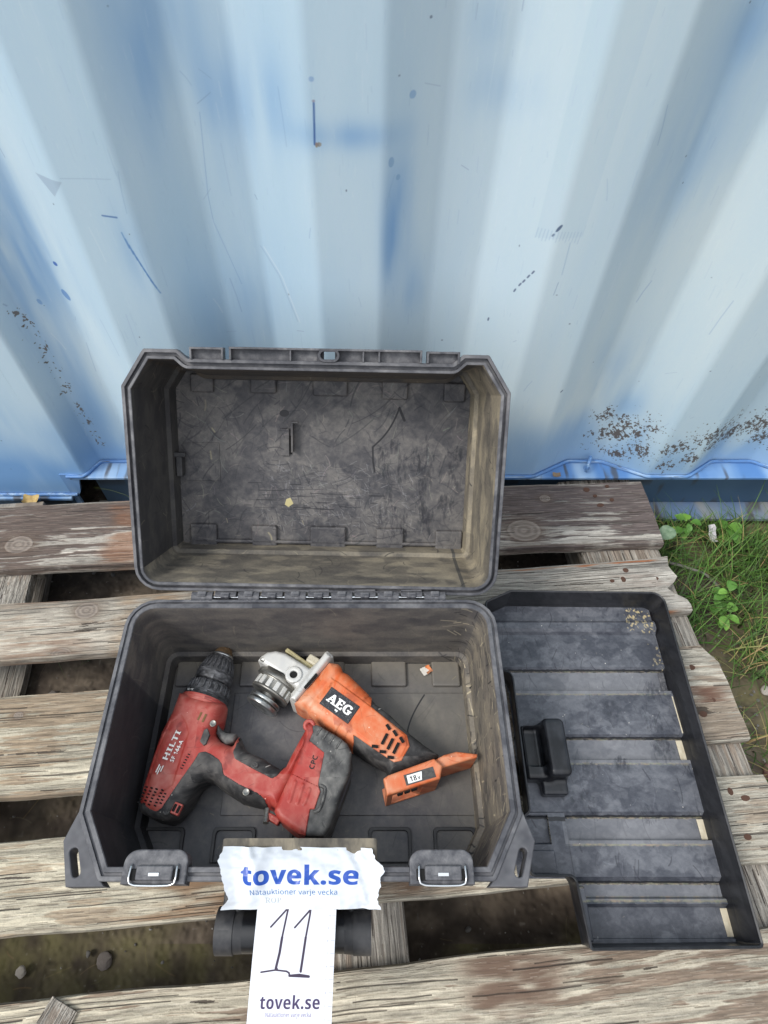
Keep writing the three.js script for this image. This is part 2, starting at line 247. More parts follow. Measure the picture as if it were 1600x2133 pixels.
    for (let i = 0; i < 9; i++) line([[-0.288 + i * 0.002, 0.605 - i * 0.008], [-0.285 + i * 0.0025, 0.585 - i * 0.008]], 'rgba(75,118,175,0.5)', 2.2);
    dot(-0.4065, 0.4961, 6, 11, 'rgba(92,134,188,0.75)', -0.35); dot(-0.449, 0.483, 4, 6, 'rgba(96,138,190,0.6)', -0.3); dot(-0.40, 0.545, 4, 4, 'rgba(62,100,170,0.9)');
    dot(0.2289, 0.6101, 2.2, 7, 'rgba(70,85,110,0.9)', 0.5); dot(0.2244, 0.601, 1.6, 3, 'rgba(90,105,130,0.8)', 0.5); dot(0.0487, 0.7441, 4.5, 5, 'rgba(122,158,196,0.6)'); dot(0.0287, 0.683, 4, 7, 'rgba(120,155,190,0.6)'); dot(0.037, 0.665, 3, 4, 'rgba(120,155,190,0.6)');
    for (const [x, y, a] of [[0.213, 0.548, 0.4], [0.209, 0.541, 0.4], [0.205, 0.533, 0.4], [0.2015, 0.527, 0.4], [0.197, 0.517, 0.3], [0.1725, 0.463, 0.1], [0.3, 0.35, 0.5]]) dot(x, y, 1.3, 4, 'rgba(80,95,120,0.85)', a);
    const r = rng(5); for (let i = 0; i < 2600; i++) { const x = X0 + r() * UW, y = Y0 + r() * VH, l = 0.004 + 0.03 * r() * r(); line([[x, y], [x + (r() - 0.5) * 0.002, y - l]], r() < 0.5 ? `rgba(222,230,234,${0.05 + 0.1 * r()})` : `rgba(110,140,176,${0.04 + 0.09 * r()})`, 0.7 + r()); } for (let i = 0; i < 60; i++) dot(X0 + r() * UW, Y0 + r() * VH, 0.7 + r() * 1.3, 0.7 + r() * 1.3, `rgba(70,80,100,${0.3 + 0.5 * r()})`);
    for (let i = 0; i < 60; i++) { const x = X0 + r() * UW, y = Y0 + r() * VH, l = 0.01 + 0.05 * r(), s = (r() - 0.5) * 0.02; line([[x, y], [x + s * 0.6, y - l / 2], [x + s, y - l]], r() < 0.5 ? `rgba(215,225,232,${0.15 + 0.2 * r()})` : `rgba(105,135,175,${0.12 + 0.22 * r()})`, 0.8 + r() * 1.4); }
    for (let i = 0; i < 26; i++) { const x = X0 + r() * UW, y = Y0 + 0.1 + r() * VH, l = 0.004 + 0.016 * r(), a = r() * 6.28; line([[x, y], [x + l * Math.cos(a), y + l * Math.sin(a)]], `rgba(105,125,160,${0.25 + 0.3 * r()})`, 1); }
    // brushed repair patch with a ragged lower edge
    g.fillStyle = 'rgba(150,178,204,0.13)'; g.beginPath(); g.moveTo(X(0.206), Y(0.83)); g.lineTo(X(0.262), Y(0.83)); g.lineTo(X(0.259), Y(0.60)); g.lineTo(X(0.206), Y(0.594)); g.fill();
    for (let i = 0; i < 14; i++) line([[0.207 + i * 0.0038, 0.606], [0.206 + i * 0.0038, 0.590 + r() * 0.006]], 'rgba(130,158,188,0.3)', 1.4);
  });
  tex.wrapS = tex.wrapT = THREE.MirroredRepeatWrapping;
  const mPaint = std({ map: tex, roughness: 0.62, side: THREE.DoubleSide });
  const mRail = std({ map: paint(1024, 128, (u, v, o) => { const a = fbm(u * 40, v * 6, 4), b = fbm(u * 120, v * 20 + 3, 3); mix3([84, 126, 180], [146, 174, 204], sst(0.4, 0.75, a), o); if (b > 0.66) mix3([o[0], o[1], o[2]], [70, 68, 70], sst(0.66, 0.75, b) * 0.7, o); }), roughness: 0.5 });
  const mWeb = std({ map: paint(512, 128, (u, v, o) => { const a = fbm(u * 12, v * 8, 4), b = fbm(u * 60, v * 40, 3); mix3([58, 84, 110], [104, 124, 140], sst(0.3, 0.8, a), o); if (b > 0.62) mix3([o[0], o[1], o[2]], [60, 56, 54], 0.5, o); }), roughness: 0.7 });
  const mFlange = std({ map: paint(512, 128, (u, v, o) => { const a = fbm(u * 30, v * 8, 4), b = fbm(u * 90, v * 30, 3); mix3([92, 116, 150], [150, 148, 140], sst(0.3, 0.6, a), o); if (b > 0.68) mix3([o[0], o[1], o[2]], [70, 62, 58], 0.6, o); }), roughness: 0.8 });

  const box0 = thing('shipping_container', 'faded blue corrugated steel shipping container standing behind the wooden pallet', 'shipping container');
  // corrugation: outer faces at z = -0.689, inner faces 36 mm behind
  const zo = -0.689, zi = -0.725, prof = [[-0.535, zo], [-0.503, zo], [-0.4808, zi], [-0.4126, zi], [-0.3418, zo], [-0.2685, zo], [-0.1925, zi], [-0.1321, zi], [-0.0587, zo], [0.0207, zo], [0.088, zi], [0.1485, zi], [0.2285, zo], [0.3013, zo], [0.3686, zi], [0.429, zi], [0.505, zo], [0.5792, zo], [0.6327, zi], [0.7044, zi]];
  let e = 0.7044; for (let k = 0; k < 8; k++) { prof.push([e + 0.07, zo], [e + 0.142, zo], [e + 0.21, zi], [e + 0.28, zi]); e += 0.28; }
  const left = [[-0.86, zo]]; e = -0.86; for (let k = 0; k < 8; k++) { left.unshift([e - 0.07, zi]); left.unshift([e - 0.14, zi]); left.unshift([e - 0.21, zo]); left.unshift([e - 0.28, zo]); e -= 0.28; }
  left.push([-0.535, zo]);
  const round = (p, r) => { const out = [p[0]]; for (let i = 1; i < p.length - 1; i++) { const q = p[i], a = p[i - 1], b = p[i + 1], la = Math.hypot(a[0] - q[0], a[1] - q[1]), lb = Math.hypot(b[0] - q[0], b[1] - q[1]), c = Math.min(r, la * 0.4, lb * 0.4), P = [q[0] + (a[0] - q[0]) / la * c, q[1] + (a[1] - q[1]) / la * c], Q = [q[0] + (b[0] - q[0]) / lb * c, q[1] + (b[1] - q[1]) / lb * c]; for (let s = 0; s <= 4; s++) { const t = s / 4; out.push([(1 - t) ** 2 * P[0] + 2 * t * (1 - t) * q[0] + t * t * Q[0], (1 - t) ** 2 * P[1] + 2 * t * (1 - t) * q[1] + t * t * Q[1]]); } } out.push(p[p.length - 1]); return out; };
  function sheet(p, y0, y1, wave) {
    const rows = 14, pos = [], uv = [], idx = [];
    for (let j = 0; j <= rows; j++) for (const [x, z] of p) { const y = y0 + (y1 - y0) * j / rows, w = wave * (fbm(x * 4 + 7, y * 3, 2) - 0.5); pos.push(x, y, z + w); uv.push(px(x), py(y)); }
    const n = p.length; for (let j = 0; j < rows; j++) for (let i = 0; i + 1 < n; i++) { const a = j * n + i; idx.push(a, a + 1, a + n + 1, a, a + n + 1, a + n); }
    const g = new THREE.BufferGeometry(); g.setAttribute('position', new THREE.Float32BufferAttribute(pos, 3)); g.setAttribute('uv', new THREE.Float32BufferAttribute(uv, 2)); g.setIndex(idx); g.computeVertexNormals(); return g;
  }
  const pr = round(prof, 0.006), pl = round(left, 0.006);
  part(box0, 'side_panel', sheet(pr, 0.1437, 2.45, 0.003), mPaint);
  part(box0, 'side_panel', sheet(pl, 0.089, 2.45, 0.004), mPaint);
  const weld = (p, y, r, dz) => new THREE.TubeGeometry(new THREE.CatmullRomCurve3(p.filter(([x]) => Math.abs(x) < 0.95).map(([x, z]) => new THREE.Vector3(x, y, z + dz)), false, 'catmullrom', 0.02), 260, r, 6);
  part(box0, 'weld_bead', weld(pr, 0.1455, 0.0035, 0.004), mRail);
  part(box0, 'weld_bead', weld(pl, 0.091, 0.0035, 0.003), mRail);
  // bottom rail: an open channel with a lip, a web set back and a dusty lower flange
  const rail = (w, h, d, x, y, z) => { const g = box(w, h, d, 0.002, x, y, z); return planarUV(g, 0.5, 'x', d > h ? 'z' : 'y'); };
  part(box0, 'bottom_rail', rail(3.54, 0.007, 0.056, 1.238, 0.1397, -0.7125), mRail);
  part(box0, 'rail_web', rail(3.50, 0.118, 0.006, 1.238, 0.078, -0.7235), mWeb);
  part(box0, 'rail_flange', rail(3.54, 0.010, 0.046, 1.238, 0.012, -0.705), mFlange);
  part(box0, 'bottom_rail', rail(2.56, 0.008, 0.05, -1.826, 0.084, -0.704), mRail);
  part(box0, 'rail_web', rail(2.54, 0.078, 0.006, -1.824, 0.041, -0.697), mWeb);
  const cut = new THREE.Shape([[-0.535, 0.148], [-0.512, 0.146], [-0.520, 0.125], [-0.528, 0.098], [-0.5385, 0.080], [-0.5385, 0.02], [-0.548, 0.02], [-0.548, 0.148]].map(([a, b]) => new THREE.Vector2(a, b)));
  part(box0, 'end_plate', planarUV(new THREE.ExtrudeGeometry(cut, { depth: 0.006, bevelEnabled: false }), 0.5, 'x', 'y'), mRail, 0, 0, -0.6935);
  const ring = merged([(() => { const t = new THREE.TorusGeometry(0.0125, 0.0032, 10, 22, 4.6); t.rotateZ(-0.7); t.rotateY(1.15); t.rotateX(-0.15); t.translate(0, 0.012, 0); return t; })(), (() => { const c = cyl(0.004, 0.006, 0.004, 12); c.translate(0, 0.002, 0); return c; })()]);
  part(box0, 'lashing_ring', ring, mRail, 0.4021, 0.1437, -0.706);
  const mSteel = std({ color: new THREE.Color(0.12, 0.2, 0.33), roughness: 0.6 });
  part(box0, 'roof', box(6.2, 0.05, 2.4, 0.004, 0.1, 2.475, -1.92), mSteel);
  part(box0, 'end_wall', box(0.05, 2.4, 2.36, 0.004, -3.05, 1.25, -1.92), mSteel);
  part(box0, 'end_wall', box(0.05, 2.4, 2.36, 0.004, 3.05, 1.25, -1.92), mSteel);
  part(box0, 'rear_wall', box(6.0, 2.4, 0.04, 0.004, 0.0, 1.25, -3.08), mSteel);
}

// ------------------------------------------------------------------ wooden pallet
const PALLET = thing('wooden_pallet', 'weathered grey wooden pallet with gaps between its boards, under the open toolbox', 'pallet', 0, 0, 0);
{
  const woodTex = (seed, len, wid, o) => {
    const W = 2048, H = 256, knots = o.knots ?? [], mask = (u, v) => {
      let x = u * len, z = v * wid, wx = 0; let kn = 0, halo = 0;
      for (const [kx, kz, kr] of knots) { const d = Math.hypot((x - kx) / 1.35, z - kz) / kr; wx += Math.exp(-d * 0.9) * Math.sign(z - kz) * kr * 0.7; if (d < 1) kn = 1 - d * 0.35; else halo = Math.max(halo, Math.exp(-(d - 1) * 2.2)); }
      const zz = z + wx * -1 + (fbm(x * 3 + seed, z * 4, 3) - 0.5) * 0.022 * (o.wave ?? 1);
      const lines = fbm(x * 8 + seed * 3, zz * 190, 4), broad = fbm(x * 2.1 + seed, zz * 44, 3), fine = fbm(x * 48 + seed, zz * 620, 3), rings = 0.5 + 0.5 * Math.sin(zz * (o.rings ?? 520) + 2.5 * fbm(x * 2, zz * 20, 2));
      return { x, z, zz, lines, broad, fine, kn, halo, rings };
    };
    const stain = (q) => { const k = fbm(q.x * 13 + seed * 5, q.zz * 34 + seed, 5), c = fbm(q.x * 2.4 + seed, q.z * 9, 3); return sst(o.cut ?? 0.5, (o.cut ?? 0.5) + 0.045, k * 0.40 + q.lines * 0.46 + 0.16 * (q.fine - 0.5) + 0.04 + (c - 0.5) * 0.35 + 0.06); };
    const map = paint(W, H, (u, v, out) => {
      const q = mask(u, v), s = stain(q);
      const g = (o.grey ?? 0) + (o.greyX ?? 0) * u, light = [o.light[0] + (160 - o.light[0]) * g, o.light[1] + (157 - o.light[1]) * g, o.light[2] + (152 - o.light[2]) * g], dk = [o.dark[0] * (1 - 0.12 * g), o.dark[1] * (1 - 0.05 * g), o.dark[2] * (1 + 0.1 * g)];
      const tone = 0.70 + 0.42 * q.fine + 0.22 * (q.rings - 0.5) * (o.ringAmt ?? 0.6) + 0.34 * (q.broad - 0.5) + 0.22 * (q.lines - 0.5) + 0.10 * (vn(q.x * 900, q.z * 1500) - 0.5);
      mix3([light[0] * tone, light[1] * tone, light[2] * tone], [dk[0] * (0.7 + 0.6 * q.fine), dk[1] * (0.7 + 0.6 * q.fine), dk[2] * (0.7 + 0.6 * q.fine)], s * (o.amt ?? 0.85), out);
      if (q.kn) { const r = 0.5 + 0.5 * Math.sin(q.kn * 46 + q.fine * 3); mix3([out[0], out[1], out[2]], [112 + 26 * r, 102 + 24 * r, 94 + 22 * r], 0.85, out); } else if (q.halo > 0.1) mix3([out[0], out[1], out[2]], [88, 72, 60], q.halo * 0.55, out);
      const cr = vn(q.x * 8 + seed, q.zz * 130) * 0.9 + 0.1 * q.fine; if (cr > 0.90) mix3([out[0], out[1], out[2]], [52, 44, 38], 0.8, out);
      for (const [bx, bw, col, am, z0 = 0, z1 = 9] of o.bands ?? []) { const d = Math.abs(q.x - bx - (fbm(q.z * 30, q.x * 4, 3) - 0.5) * 0.05) / bw; if (d < 1.4 && q.z >= z0 && q.z <= z1) mix3([out[0], out[1], out[2]], col, am * sst(1.3, 0.5, d) * sst(0.3, 0.62, fbm(q.x * 20, q.z * 70, 3)), out); }
      const edge = Math.min(q.z, wid - q.z); if (edge < 0.004) mix3([out[0], out[1], out[2]], [112, 98, 84], (1 - edge / 0.004) * 0.3, out);
    }, (g, w, h) => {
      const r = rng(seed * 91), mx = w / len, my = h / wid;      // fibres, checks and splinters along the grain
      for (let i = 0; i < 5200; i++) { const x = r() * w, y = r() * h, l = (0.006 + 0.05 * r() * r()) * mx, d = (r() - 0.5) * 0.03 * l * h / w; g.strokeStyle = r() < 0.5 ? `rgba(70,58,48,${0.10 + 0.30 * r()})` : `rgba(226,220,206,${0.06 + 0.22 * r()})`; g.lineWidth = 0.6 + 1.1 * r(); g.beginPath(); g.moveTo(x, y); g.lineTo(x + l, y + d); g.stroke(); }
      for (let i = 0; i < 70; i++) { let x = r() * w, y = r() * h; g.strokeStyle = `rgba(40,33,28,${0.45 + 0.4 * r()})`; g.lineWidth = 0.8 + 1.6 * r(); g.beginPath(); g.moveTo(x, y); const n = 3 + r() * 6; for (let k = 0; k < n; k++) { x += (0.008 + 0.018 * r()) * mx; y += (r() - 0.5) * 2.2; g.lineTo(x, y); } g.stroke(); }
      for (let i = 0; i < 240; i++) { const x = r() * w, y = r() * h; g.strokeStyle = `rgba(90,76,62,${0.06 + 0.14 * r()})`; g.lineWidth = 0.8; g.beginPath(); g.moveTo(x, y); g.lineTo(x + (r() - 0.3) * 8, y + (0.006 + 0.02 * r()) * my); g.stroke(); }
    });
    const bump = map.clone(); bump.colorSpace = THREE.NoColorSpace;
    return std({ map, bumpMap: bump, bumpScale: 0.0045, roughness: 0.92 });
  };
  // a sawn plank: softened arrises, slightly cupped and uneven, chipped end
  const plank = (len, wid, th, seed, chips = [], waney = 0) => {
    const g = new THREE.BoxGeometry(len, th, wid, 90, 3, 10), p = g.attributes.position, uv = [];
    for (let i = 0; i < p.count; i++) {
      let x = p.getX(i), y = p.getY(i), z = p.getZ(i); const top = y > 0 ? 1 : 0, ez = Math.sign(z) * (Math.abs(z) > wid / 2 - 1e-5 ? 1 : 0), ex = Math.abs(x) > len / 2 - 1e-5 ? Math.sign(x) : 0, ey = Math.abs(y) > th / 2 - 1e-5 ? Math.sign(y) : 0;
      uv.push(x / len + 0.5, 0.5 - (z + y * (ez ? ez * 0.4 : 0)) / wid);
      z += (fbm(x * 7 + seed, ez * 5 + 9, 3) - 0.5) * 0.007 * Math.abs(z / wid * 2); y += (fbm(x * 3 + seed * 2, z * 12, 2) - 0.5) * 0.0035;
      if (ez && ey) { z -= ez * 0.0016; y -= ey * 0.0013; } if (ex) x += (fbm(z * 55 + seed, y * 60, 3) - 0.5) * 0.003 + (hash(Math.round(z * 90), seed) - 0.5) * 0.002;
      if (waney && ez > 0) { z -= waney * Math.exp(-(((x + 0.15) / 0.1) ** 2)) * top; }
      for (const [cx, cz, rx, rz, dx] of chips) { const k = Math.max(0, 1 - Math.hypot((z - cz) / rz, (x - cx) / rx)); if (k > 0) x -= dx * k; }
      p.setXYZ(i, x, y, z);
    }
    g.setAttribute('uv', new THREE.Float32BufferAttribute(uv, 2)); g.computeVertexNormals(); return toCreasedNormals(g, 0.7);
  };
  const top = 0.144, th = 0.022;
  const deck = (zMid, slope, wid, xL, xR, mat, seed, chips, waney) => {       // zMid: centre line where x = 0
    const a = Math.atan(slope), len = (xR - xL) / Math.cos(a), xm = (xL + xR) / 2;
    const m = part(PALLET, 'deck_board', plank(len, wid, th, seed, chips, waney), mat, xm, top - th / 2 - (seed % 3) * 0.0006, zMid - slope * xm); m.rotation.y = a; return m;
  };
  const L = [191, 181, 158], D = [104, 86, 72];
  const B1 = woodTex(1, 1.30, 0.132, { light: [182, 174, 163], dark: [88, 75, 68], cut: 0.445, amt: 0.95, knots: [[0.225, 0.048, 0.017], [1.07, 0.035, 0.021], [1.12, 0.10, 0.007]], greyX: 0.5, bands: [[0.40, 0.045, [126, 84, 60], 0.6]] });
  const B2 = woodTex(2, 1.30, 0.098, { light: [186, 176, 160], dark: [128, 110, 92], cut: 0.6, amt: 0.5, ringAmt: 0.4, wave: 1.8, knots: [[0.37, 0.075, 0.013], [0.345, 0.004, 0.011]], greyX: 0.75, bands: [[0.46, 0.05, [150, 116, 82], 0.45], [0.31, 0.07, [112, 84, 66], 0.6, 0, 0.028], [1.18, 0.26, [150, 88, 54], 0.9, 0.089, 0.2]] });
  const B3 = woodTex(3, 1.32, 0.140, { light: L, dark: [126, 106, 84], cut: 0.51, amt: 0.72, rings: 700, greyX: 0.6, bands: [[1.27, 0.05, [92, 66, 54], 0.9, 0.055, 0.08]], knots: [[0.31, 0.11, 0.005]] });
  const B4 = woodTex(4, 1.34, 0.104, { light: [196, 186, 162], dark: [126, 106, 84], cut: 0.585, amt: 0.6, ringAmt: 0.4, greyX: 0.55, bands: [[0.62, 0.11, [118, 90, 66], 0.75, 0, 0.05], [0.84, 0.06, [104, 78, 60], 0.7, 0, 0.06]] });
  const B5 = woodTex(5, 1.34, 0.150, { light: [186, 176, 154], dark: [108, 90, 74], cut: 0.56, amt: 0.8, wave: 1.3, greyX: 0.35, bands: [[0.98, 0.06, [90, 70, 58], 0.85, 0.09, 0.16]] });
  const b = [
    deck(-0.589, 0.050, 0.132, -0.80, 0.497, B1, 11, []),
    deck(-0.431, 0.082, 0.098, -0.80, 0.505, B2, 12, [[0.65, 0.012, 0.05, 0.020, 0.03], [0.65, -0.03, 0.04, 0.03, 0.012]], 0),
    deck(-0.258, 0.075, 0.139, -0.79, 0.524, B3, 13, [[0.66, -0.065, 0.04, 0.02, 0.02]]),
    deck(-0.091, 0.083, 0.103, -0.80, 0.534, B4, 14, []),
    deck(0.096, 0.082, 0.150, -0.80, 0.542, B5, 15, []),
    deck(0.275, 0.082, 0.140, -0.80, 0.548, B4, 16, []),
  ];
  // nails and nail holes in the right-hand ends of the boards
  const nailG = cyl(0.0042, 0.0042, 0.0016, 12), mNail = std({ color: new THREE.Color(0.09, 0.045, 0.03), roughness: 0.8, metalness: 0.3 });
  const nails = [[0, 0.3922, -0.6574], [0, 0.4094, -0.6239], [0, 0.4045, -0.6437], [0, 0.432, -0.6353], [0, 0.4304, -0.6649], [1, 0.4208, -0.4931], [1, 0.4129, -0.4764], [1, 0.3947, -0.4738], [1, 0.4648, -0.4781], [2, 0.4774, -0.3306], [2, 0.4933, -0.2826], [2, 0.4735, -0.263], [3, 0.4775, -0.1628], [3, 0.4941, -0.1548], [3, 0.4811, -0.1098]];
  for (const [k, x, z] of nails) { const m = b[k], a = m.rotation.y, dx = x - m.position.x, dz = z - m.position.z, lx = dx * Math.cos(a) - dz * Math.sin(a), lz = dx * Math.sin(a) + dz * Math.cos(a); const n = part(m, 'nail', nailG, mNail, lx, th / 2 + 0.0002, lz); n.scale.set(0.8 + hash(k, Math.round(x * 999)) * 0.7, 1, 0.7 + hash(k + 3, Math.round(x * 999)) * 0.5); n.rotation.z = 0.06; }
  // cross boards and blocks underneath
  const C1 = woodTex(6, 1.0, 0.14, { light: [160, 154, 145], dark: [110, 96, 84], cut: 0.58, amt: 0.6, ringAmt: 0.8 });
  for (const xc of [-0.60, -0.012, 0.432]) { const s = part(PALLET, 'stringer_board', plank(xc < -0.3 ? 0.25 : xc < 0.3 ? 0.9 : 1.02, xc > 0.3 ? 0.135 : 0.1, th, 21 + Math.round(xc * 10)), C1, xc + (xc > 0.3 ? 0.033 : 0), top - 1.5 * th - 0.002, xc < -0.3 ? -0.49 : xc < 0.3 ? -0.14 : -0.19); s.rotation.y = Math.PI / 2 + 0.08; if (xc > 0.3) s.position.x = 0.462; }
  for (const xc of [-0.60, -0.012, 0.462]) for (const zc of [-0.60, -0.17, 0.27]) { const s = part(PALLET, 'block', planarUV(box(0.1, 0.076, 0.12, 0.002), 1, 'x', 'y'), C1, xc + (zc + 0.19) * 0.08, 0.0625, zc); s.rotation.y = 0.08; }
  for (const xc of [-0.60, -0.012, 0.462]) { const s = part(PALLET, 'bottom_board', plank(0.9, 0.1, 0.02, 31 + Math.round(xc * 10)), C1, xc, 0.0135, -0.19); s.rotation.y = Math.PI / 2 + 0.08; }
  // loose splinter of wood lying across the front board
  const sp = single('wood_strip', 'pale split strip of wood lying across the front board of the pallet', 'wood strip', plank(0.16, 0.036, 0.004, 41), C1, -0.362, 0.1475, 0.128); sp.rotation.y = Math.PI / 2 - 0.42;
}

// ------------------------------------------------------------------ toolbox: base, hinged lid, latches, folding handle
const TB = thing('toolbox', 'open black plastic toolbox, dusty inside, lying on the pallet with its lid leaning back', 'toolbox', -0.0667, 0.144, -0.2035);
{
  const W = 0.230, D = 0.1535;
  const floorTex = paint(1024, 640, rubbed(21, 8, 5, [64, 65, 71], [118, 115, 111], 0.2, 0.56), (g, w, h) => {
    STROKES(g, 31, 120, w, h, (r) => `rgba(18,19,24,${0.08 + r() * 0.22})`, 70, 2.4); STROKES(g, 32, 60, w, h, (r) => `rgba(150,145,132,${0.06 + r() * 0.15})`, 50, 1.2);
    // dust gathered along the back and right-hand edges
    let d = g.createLinearGradient(0, 0, 0, 130); d.addColorStop(0, 'rgba(128,118,98,0.8)'); d.addColorStop(1, 'rgba(128,118,98,0)'); g.fillStyle = d; g.fillRect(0, 0, w, 130);
    d = g.createLinearGradient(w, 0, w - 230, 0); d.addColorStop(0, 'rgba(116,110,98,0.6)'); d.addColorStop(1, 'rgba(116,110,98,0)'); g.fillStyle = d; g.fillRect(w - 230, 0, 230, h);
    { const gr = g.createRadialGradient(790, 230, 10, 790, 230, 220); gr.addColorStop(0, 'rgba(124,117,102,0.5)'); gr.addColorStop(1, 'rgba(124,117,102,0)'); g.fillStyle = gr; g.fillRect(500, 0, 524, 460); }
    g.strokeStyle = 'rgba(18,18,22,0.9)'; g.lineWidth = 4; g.beginPath(); g.moveTo(846, 150); g.quadraticCurveTo(800, 210, 790, 250); g.lineTo(786, 320); g.stroke();
    STROKES(g, 33, 40, w, h, (r) => `rgba(165,150,118,${0.2 + r() * 0.3})`, 14, 1.6);
  });
  const mFloor = std({ map: floorTex, roughness: 0.55 });
  const C = [[-W, -D, 0.006], [W, -D, 0.006], [W, D, 0.035], [-W, D, 0.035]];
  C.splice(0, 2, [-W, -0.094, 0.006], [-0.195, -D, 0.006], [0.195, -D, 0.006], [W, -0.094, 0.006]);      // (x, -z), counter-clockwise from the front left chamfer
  const outer = [[0.014, 0.001], [0.003, 0.150], [0.0005, 0.152], [0.0, 0.165], [0.0008, 0.166], [0.0042, 0.166], [0.0046, 0.1635], [0.0072, 0.1635], [0.0076, 0.1672], [0.0118, 0.1672], [0.0126, 0.166]];
  const inner = [[0.0126, 0.166], [0.0185, 0.040], [0.024, 0.037], [0.0255, 0.012]];
  const base = part(TB, 'base', merged([shell(C, outer), cap(C, 0.014, 0.001, -W, -D, 2 * W, 2 * D)]), mRim);
  // inside faces: dust thickest right and back; right-hand light and left-hand shade painted in too
  const per = 1.50, inTex = paint(2048, 256, (u, v, o) => {
    const m = u * per, s = 0.5;                                   // metres round the outline from the left end of the front left chamfer
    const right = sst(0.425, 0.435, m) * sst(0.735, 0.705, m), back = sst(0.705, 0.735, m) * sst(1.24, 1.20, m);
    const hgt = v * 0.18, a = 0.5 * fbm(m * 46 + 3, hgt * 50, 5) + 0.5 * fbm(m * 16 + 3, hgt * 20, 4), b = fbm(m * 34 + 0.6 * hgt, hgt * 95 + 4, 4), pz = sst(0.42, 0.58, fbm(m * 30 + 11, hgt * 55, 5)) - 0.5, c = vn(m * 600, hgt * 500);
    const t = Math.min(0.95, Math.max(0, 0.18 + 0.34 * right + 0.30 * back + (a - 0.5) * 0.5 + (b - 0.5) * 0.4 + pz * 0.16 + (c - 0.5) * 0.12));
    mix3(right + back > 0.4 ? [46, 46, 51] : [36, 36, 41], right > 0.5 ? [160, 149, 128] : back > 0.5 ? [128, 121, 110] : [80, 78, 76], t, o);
  }, (g, w, h) => {
    STROKES(g, 41, 150, w, h, (r) => `rgba(150,140,116,${0.05 + r() * 0.25})`, 40, 1.4, 1.3, 1.0);
    const r = rng(43); for (let i = 0; i < 260; i++) { const x = w * (0.29 + 0.21 * r()), y = h * r(), a = (r() < 0.6 ? 0 : 1.3) + (r() - 0.5) * 1.1, l = 8 + 40 * r() * r(); g.strokeStyle = r() < 0.5 ? `rgba(22,22,25,${0.4 + 0.5 * r()})` : `rgba(205,192,160,${0.3 + 0.4 * r()})`; g.lineWidth = 1 + 2 * r(); g.beginPath(); g.moveTo(x, y); g.lineTo(x + l * Math.cos(a), y + l * Math.sin(a)); g.stroke(); }
  });
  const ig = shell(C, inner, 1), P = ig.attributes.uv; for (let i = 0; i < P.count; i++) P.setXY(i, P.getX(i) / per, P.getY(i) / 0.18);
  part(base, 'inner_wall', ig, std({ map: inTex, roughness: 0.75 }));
  part(base, 'floor', cap(C, 0.0255, 0.012, -W, -D, 2 * W, 2 * D), mFloor);
  const fl = (g) => { const p = g.attributes.position, uv = g.attributes.uv; for (let i = 0; i < p.count; i++) uv.setXY(i, (p.getX(i) + W) / (2 * W), (-p.getZ(i) + D) / (2 * D)); return g; };
  part(base, 'floor_panel', fl(box(0.335, 0.003, 0.156, 0.0012, 0.052, 0.0134, -0.0065)), mFloor);
  for (const [x, w] of [[-0.167, 0.07], [-0.085, 0.052], [0.010, 0.054], [0.101, 0.050], [0.182, 0.040]]) part(base, 'floor_pad', fl(box(w, 0.009, 0.040, 0.003, x, 0.014, -0.1135)), mFloor);
  for (const x of [-0.183, -0.095, 0.0, 0.0975, 0.178]) {          // moulded outlines of the front pads
    const s = new THREE.Shape(), w = 0.026, d = 0.019, q = 0.006; s.moveTo(-w, -d); s.lineTo(w, -d); s.lineTo(w, d - q); s.quadraticCurveTo(w, d, w - q, d); s.lineTo(-w + q, d); s.quadraticCurveTo(-w, d, -w, d - q); s.lineTo(-w, -d);
    const hole = new THREE.Path(); const w2 = w - 0.003, d2 = d - 0.003; hole.moveTo(-w2, -d); hole.lineTo(-w2, d2 - q); hole.quadraticCurveTo(-w2, d2, -w2 + q, d2); hole.lineTo(w2 - q, d2); hole.quadraticCurveTo(w2, d2, w2, d2 - q); hole.lineTo(w2, -d + 0.0005); hole.lineTo(-w2, -d + 0.0005); s.holes.push(hole);
    const g = new THREE.ExtrudeGeometry(s, { depth: 0.0035, bevelEnabled: true, bevelSize: 0.0004, bevelThickness: 0.0004, bevelSegments: 1 }); g.rotateX(-Math.PI / 2); g.translate(x, 0.0118, 0.104);
    part(base, 'floor_rib', g, mBlack);
  }
  // corner lugs with a slotted hole
  for (const k of [-1, 1]) {
    const s = new THREE.Shape([[0.229, -0.086], [0.2385, -0.118], [0.2255, -0.157], [0.190, -0.157], [0.194, -0.1535], [0.2295, -0.094]].map(([x, y]) => new THREE.Vector2(k * x, y)));
    const h = new THREE.Path(), cx = 0.2225, cy = -0.137, dx = 0.0035, dy = 0.009, r = 0.0052; const pts = []; const an = Math.atan2(dy, dx);
    for (let i = 0; i <= 8; i++) { const t = an - Math.PI / 2 + Math.PI * i / 8; pts.push([cx + dx + r * Math.cos(t), cy + dy + r * Math.sin(t)]); } for (let i = 0; i <= 8; i++) { const t = an + Math.PI / 2 + Math.PI * i / 8; pts.push([cx - dx + r * Math.cos(t), cy - dy + r * Math.sin(t)]); }
    h.setFromPoints(pts.map(([x, y]) => new THREE.Vector2(k * x, y))); s.holes.push(h);
    const g = new THREE.ExtrudeGeometry(s, { depth: 0.018, bevelEnabled: true, bevelSize: 0.0012, bevelThickness: 0.0012, bevelSegments: 2 }); g.rotateX(-Math.PI / 2); g.translate(0, 0.1445, 0);
    part(base, 'corner_lug', g, mRim);
  }
